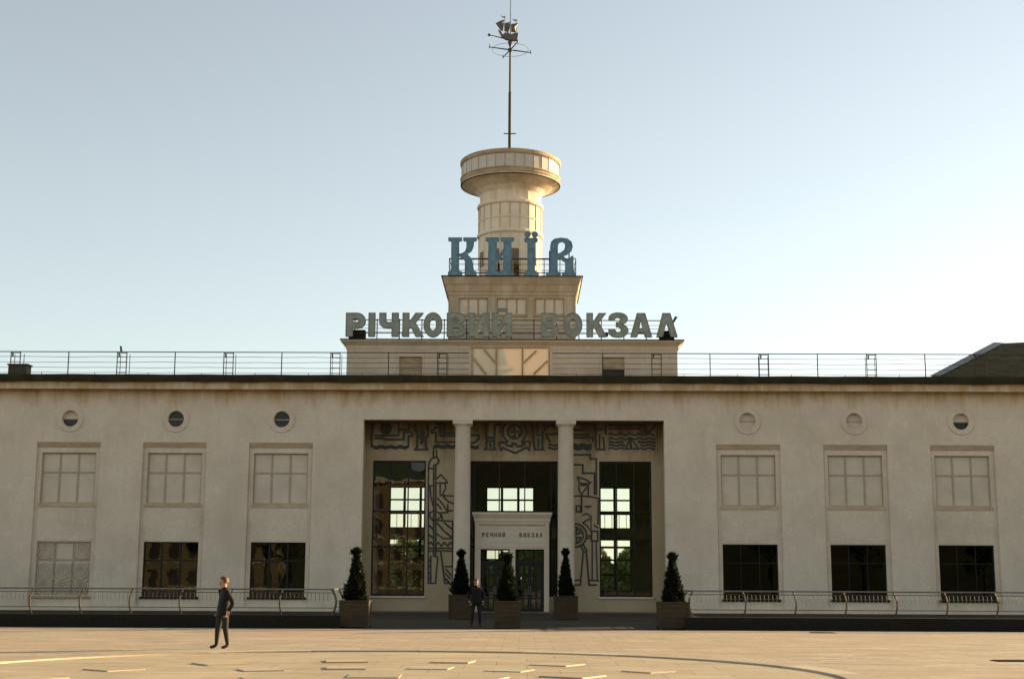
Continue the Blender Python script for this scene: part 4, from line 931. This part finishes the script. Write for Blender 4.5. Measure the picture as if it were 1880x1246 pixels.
# ------------------------------------------------------------------ people
def skin_mesh(verts, edges, radii):
    me = bpy.data.meshes.new('tmp'); me.from_pydata(verts, edges, []); o = bpy.data.objects.new('tmp', me); COL.objects.link(o)
    sk = o.modifiers.new('s', 'SKIN'); o.modifiers.new('u', 'SUBSURF').levels = 2
    if not me.skin_vertices: pass
    lay = me.skin_vertices[0].data
    for i, r in enumerate(radii): lay[i].radius = r if isinstance(r, tuple) else (r, r); lay[i].use_root = (i == 0)
    dg = bpy.context.evaluated_depsgraph_get(); dg.update(); ev = o.evaluated_get(dg); m2 = bpy.data.meshes.new_from_object(ev)
    v = [tuple(x.co) for x in m2.vertices]; f = [tuple(p.vertices) for p in m2.polygons]
    bpy.data.objects.remove(o); bpy.data.meshes.remove(me); bpy.data.meshes.remove(m2); return v, f
def ellipsoid(b, c, r, m, nu=14, nv=10, fn=None):
    vs = []; fs = []
    for j in range(nv+1):
        ph = -PI/2+PI*j/nv
        for i in range(nu):
            t = 2*PI*i/nu; p = Vector((c[0]+r[0]*math.cos(ph)*math.cos(t), c[1]+r[1]*math.cos(ph)*math.sin(t), c[2]+r[2]*math.sin(ph)))
            vs.append(fn(p) if fn else p)
    for j in range(nv):
        for i in range(nu): fs.append((j*nu+i, j*nu+(i+1) % nu, (j+1)*nu+(i+1) % nu, (j+1)*nu+i))
    b.add(vs, fs, m)
def person(lab, loc, rotz, J, hands, scale=1.0):
    """local frame: faces +X, left side +Y"""
    g = thing('person', lab, 'person', (0, 0, 0))
    names = list(J); idx = {n: i for i, n in enumerate(names)}
    V = [J[n][0] for n in names]; Rr = [J[n][1] for n in names]; E_ = [(idx[J[n][2]], idx[n]) for n in names if J[n][2]]
    v, f = skin_mesh(V, E_, Rr)
    b = MB()
    hp = [Vector(J['handL'][0]), Vector(J['handR'][0])]
    b.v = v; b.f = f; b.mi = []
    for q in f:
        c = sum((Vector(v[i]) for i in q), Vector())/len(q)
        if min((c-h).length for h in hp) < .085: k = 0
        elif c.z < .085: k = 3
        elif c.z < .90: k = 2
        elif c.z < 1.475: k = 1
        else: k = 0
        b.mi.append(k)
    hx, hy, hz = J['head'][0]
    # skull, jaw, nose, brow, ears
    ellipsoid(b, (hx-.005, hy, hz+.02), (.098, .078, .118), 0)
    ellipsoid(b, (hx+.03, hy, hz-.055), (.065, .058, .065), 0, 10, 8)
    ellipsoid(b, (hx+.103, hy, hz-.02), (.020, .014, .026), 0, 8, 6)
    ellipsoid(b, (hx+.085, hy, hz-.065), (.014, .024, .008), 0, 8, 6)
    for s_ in (-1, 1):
        ellipsoid(b, (hx-.005, hy+s_*.080, hz-.005), (.022, .010, .033), 0, 8, 6)
        ellipsoid(b, (hx+.088, hy+s_*.032, hz+.012), (.008, .014, .008), 3, 8, 6)
        ellipsoid(b, (hx+.088, hy+s_*.032, hz+.030), (.010, .022, .006), 4, 8, 6)
    # fingers
    for h, d, up_ in hands:
        h = Vector(h); d = Vector(d).normalized(); sd_ = d.cross(Vector(up_)).normalized(); nn = sd_.cross(d)
        for k, (o, ln) in enumerate(((-.030, .066), (-.010, .078), (.010, .074), (.029, .058))):
            p = h+d*.035+sd_*o; b.tube([p, p+d*ln*.5+nn*.006, p+d*ln*.85+nn*.028, p+d*ln+nn*.045], [.0095, .009, .008, .006], 6, 0)
        p = h+sd_*-.032; b.tube([p, p-sd_*.024+d*.028+nn*.012, p-sd_*.026+d*.058+nn*.022], [.011, .010, .007], 6, 0)
    body = b.build('body', ['skin', 'jacket', 'jeans', 'shoe', 'hair'], g, smooth=True)
    hb = MB()
    rnd = random.Random(5)
    def hf(p):
        q = Vector((p.x-hx, p.y-hy, p.z-hz))
        if q.x > .03 and q.z < .085: q.x = .03+(q.x-.03)*.15
        if q.z < .0 and q.x > -.04: q.x = min(q.x, -.04)
        q *= 1+.05*math.sin(40*q.x+31*q.y)+.04*math.sin(55*q.z+20*q.y)+rnd.uniform(-.01, .02)
        return Vector((q.x+hx, q.y+hy, q.z+hz))
    ellipsoid(hb, (hx-.016, hy, hz+.062), (.118, .098, .112), 0, 22, 16, hf)
    hair = hb.build('hair', 'hair', g, smooth=True)
    # jacket: hem band, collar and a slightly open front edge
    jb = MB(); px_, py_, pz_ = J['pelvis'][0]
    jb.lathe([(.155, -.10), (.185, -.095), (.188, .0), (.170, .12)], (px_, py_, pz_), 20)
    jb.v = [(px_+(q[0]-px_)*.86, py_+(q[1]-py_)*1.12, q[2]) for q in jb.v]
    nx, ny, nz_ = J['neckbase'][0]
    jk = jb.build('jacket', 'jacket', g, smooth=True); jb = MB(); jb.lathe([(.062, -.02), (.088, -.015), (.092, .03), (.080, .062), (.066, .055)], (nx-.01, ny, nz_), 16)
    jb.build('collar', 'jacket', jk, smooth=True)
    g.location = loc; g.rotation_euler.z = rotz; g.scale = (scale,)*3
    return g
J1 = {'pelvis': ((0, 0, .93), .145, None), 'waist': ((.0, 0, 1.06), .15, 'pelvis'), 'chest': ((.0, 0, 1.27), (.15, .185), 'waist'), 'neckbase': ((-.02, 0, 1.475), .095, 'chest'), 'neck': ((.0, 0, 1.53), .055, 'neckbase'), 'head': ((.02, 0, 1.635), .072, 'neck'), 'crown': ((.01, 0, 1.70), .05, 'head'),
      'hipL': ((-.02, .095, .88), .112, 'pelvis'), 'kneeL': ((-.03, .11, .49), .074, 'hipL'), 'calfL': ((-.06, .115, .33), .064, 'kneeL'), 'ankL': ((-.10, .12, .09), .046, 'calfL'), 'ballL': ((-.03, .13, .046), .046, 'ankL'), 'toeL': ((.07, .135, .037), .035, 'ballL'),
      'hipR': ((.03, -.095, .88), .112, 'pelvis'), 'kneeR': ((.09, -.11, .49), .074, 'hipR'), 'calfR': ((.10, -.115, .33), .064, 'kneeR'), 'ankR': ((.11, -.12, .09), .046, 'calfR'), 'ballR': ((.18, -.13, .046), .046, 'ankR'), 'toeR': ((.28, -.135, .037), .035, 'ballR'),
      'shL': ((-.03, .20, 1.40), .088, 'chest'), 'elL': ((-.16, .29, 1.13), .070, 'shL'), 'wrL': ((-.04, .235, .94), .050, 'elL'), 'handL': ((-.01, .205, .885), .036, 'wrL'),
      'shR': ((.0, -.20, 1.40), .088, 'chest'), 'elR': ((-.08, -.29, 1.13), .068, 'shR'), 'wrR': ((.06, -.22, .95), .048, 'elR'), 'handR': ((.10, -.19, .90), .036, 'wrR')}
person('man in black jacket and grey jeans standing on the sunlit plaza', (-7.08, -42.14, 0.001), PI+.55, J1, [((-.01, .205, .885), (.25, -.1, -1), (1, 0, 0)), ((.10, -.19, .90), (.3, .2, -.9), (1, .3, 0))], 1.0)
J2 = {'pelvis': ((0, 0, .93), .14, None), 'waist': ((.0, 0, 1.06), .145, 'pelvis'), 'chest': ((.01, 0, 1.28), (.15, .19), 'waist'), 'neckbase': ((.0, 0, 1.47), .09, 'chest'), 'neck': ((.01, 0, 1.53), .058, 'neckbase'), 'head': ((.03, 0, 1.63), .072, 'neck'), 'crown': ((.02, 0, 1.695), .05, 'head'),
      'hipL': ((0, .10, .88), .105, 'pelvis'), 'kneeL': ((.06, .13, .49), .07, 'hipL'), 'calfL': ((.04, .14, .33), .06, 'kneeL'), 'ankL': ((.0, .15, .09), .043, 'calfL'), 'ballL': ((.09, .16, .042), .042, 'ankL'), 'toeL': ((.20, .165, .034), .033, 'ballL'),
      'hipR': ((0, -.10, .88), .105, 'pelvis'), 'kneeR': ((.03, -.14, .49), .07, 'hipR'), 'calfR': ((-.0, -.15, .33), .06, 'kneeR'), 'ankR': ((-.05, -.155, .09), .043, 'calfR'), 'ballR': ((.04, -.165, .042), .042, 'ankR'), 'toeR': ((.15, -.17, .034), .033, 'ballR'),
      'shL': ((.0, .21, 1.40), .083, 'chest'), 'elL': ((-.03, .31, 1.13), .064, 'shL'), 'wrL': ((.08, .26, .95), .046, 'elL'), 'handL': ((.11, .235, .89), .037, 'wrL'),
      'shR': ((.0, -.21, 1.40), .083, 'chest'), 'elR': ((-.03, -.31, 1.13), .064, 'shR'), 'wrR': ((.08, -.26, .95), .046, 'elR'), 'handR': ((.11, -.235, .89), .037, 'wrR')}
person('person in dark clothes standing in the shade beside the middle planter', (-1.25, -24.2, 0.001), -PI/2+.2, J2, [((.11, .235, .89), (.4, -.2, -1), (1, 0, 0)), ((.11, -.235, .89), (.4, .2, -1), (1, 0, 0))], 1.01)

# ================================================================== THE CITY SIDE (behind the camera, seen in the window glass)
b = MB(); vs = []; fs = []; nx, ny = 40, 8
for j in range(ny+1):
    for i in range(nx+1):
        x = -160+320*i/nx; t = j/ny; vs.append((x, -172-90*t, -.2+34*t**.8*(1+.15*math.sin(x*.05))))
for j in range(ny):
    for i in range(nx): a = j*(nx+1)+i; fs.append((a, a+nx+1, a+nx+2, a+1))
b.add(vs, fs); b.build('hill', 'grass', kind='structure')
def town_house(x0, x1, y, h, floors, cols, lab, wallm):
    g = thing('town_house', lab, 'building', ((x0+x1)/2, y-6, 0))
    MB().box(x0, x1, y-12, y, 0, h).build('wall', wallm, g)
    MB().box(x0-.4, x1+.4, y-12.4, y+.4, h+.001, h+.5).build('cornice', 'pale', g)
    b = MB(); e = .5; m_ = (y-6)
    b.add([(x0-.4, y+.4, h+.501), (x1+.4, y+.4, h+.501), (x1+.4, y-12.4, h+.501), (x0-.4, y-12.4, h+.501), (x0+4, m_, h+4), (x1-4, m_, h+4)], [(0, 1, 5, 4), (1, 2, 5), (2, 3, 4, 5), (3, 0, 4)]); b.build('roof', 'green_roof', g)
    fh = (h-1.2)/floors; cw = (x1-x0)/cols
    src = None
    for f_ in range(floors):
        for c in range(cols):
            xx = x0+cw*(c+.5); z = .9+f_*fh
            if src is None: src = MB().box(xx-.6, xx+.6, y+.002, y+.06, z, z+fh*.6).build('window', 'room_dark', g)
            else: share('window', src, (xx, y+.031, z), g)
        MB().box(x0-.05, x1+.05, y+.002, y+.15, .4+f_*fh, .6+f_*fh).build('string_course', 'pale', g)
town_house(-62, -38, -142, 13.5, 3, 8, 'ochre town house with green roof mirrored in the left wing windows', 'ochre')
town_house(-34, -15, -145, 17.5, 4, 6, 'taller ochre town house mirrored in the tall left portico window', 'ochre')
def tree_proto(seed):
    rnd = random.Random(seed); t = MB(); t.tube([(0, 0, 0), (.1, .05, 2.5), (0, .1, 6), (.1, 0, 9)], [.35, .28, .2, .08], 8)
    for k in range(7):
        a = k*.9; z = 3.5+k*.7; t.tube([(0, .05, z), (1.6*math.cos(a), 1.6*math.sin(a), z+1.3), (2.8*math.cos(a), 2.8*math.sin(a), z+2.0)], [.13, .08, .03], 6)
    c = MB(); cl = [(rnd.uniform(-2.6, 2.6), rnd.uniform(-2.6, 2.6), rnd.uniform(4.5, 11.5), rnd.uniform(1.1, 2.0)) for _ in range(22)]
    for i in range(4200):
        q = rnd.choice(cl); d = Vector((rnd.gauss(0, 1), rnd.gauss(0, 1), rnd.gauss(0, 1))).normalized()*q[3]*rnd.random()**.4
        p = Vector(q[:3])+d; n_ = Vector((rnd.gauss(0, 1), rnd.gauss(0, 1), rnd.gauss(0, 1))).normalized(); s_ = rnd.uniform(.14, .3)
        t1_ = n_.orthogonal().normalized()*s_; t2_ = n_.cross(t1_); c.add([p-t1_, p+t2_*.6, p+t1_, p-t2_*.6], [(0, 1, 2, 3)])
    return t, c
tk, cr = tree_proto(3)
TRS = [(-46, -128), (-36, -122), (-13, -124), (-2, -128), (9, -122), (22, -127), (36, -123), (50, -126), (66, -122)]
ORD = ['first', 'second', 'third', 'fourth', 'fifth', 'sixth', 'seventh', 'eighth', 'last']
tr0 = None
for i, (x, y) in enumerate(TRS):
    g = thing('street_tree', ORD[i]+' street tree from the left, mirrored in the station glass', 'tree', (x, y, 0), 'street trees across the square')
    if tr0 is None:
        a = tk.build('trunk', 'bark', None, center=False); c = cr.build('crown', 'leaf', None, center=False); tr0 = (a, c); a.parent = g; c.parent = g
    else:
        for s_ in tr0:
            o = s_.copy(); COL.objects.link(o); o.parent = g
    g.rotation_euler.z = i*1.3; k = .95+.25*math.sin(i*2.1); g.scale = (k, k, k)
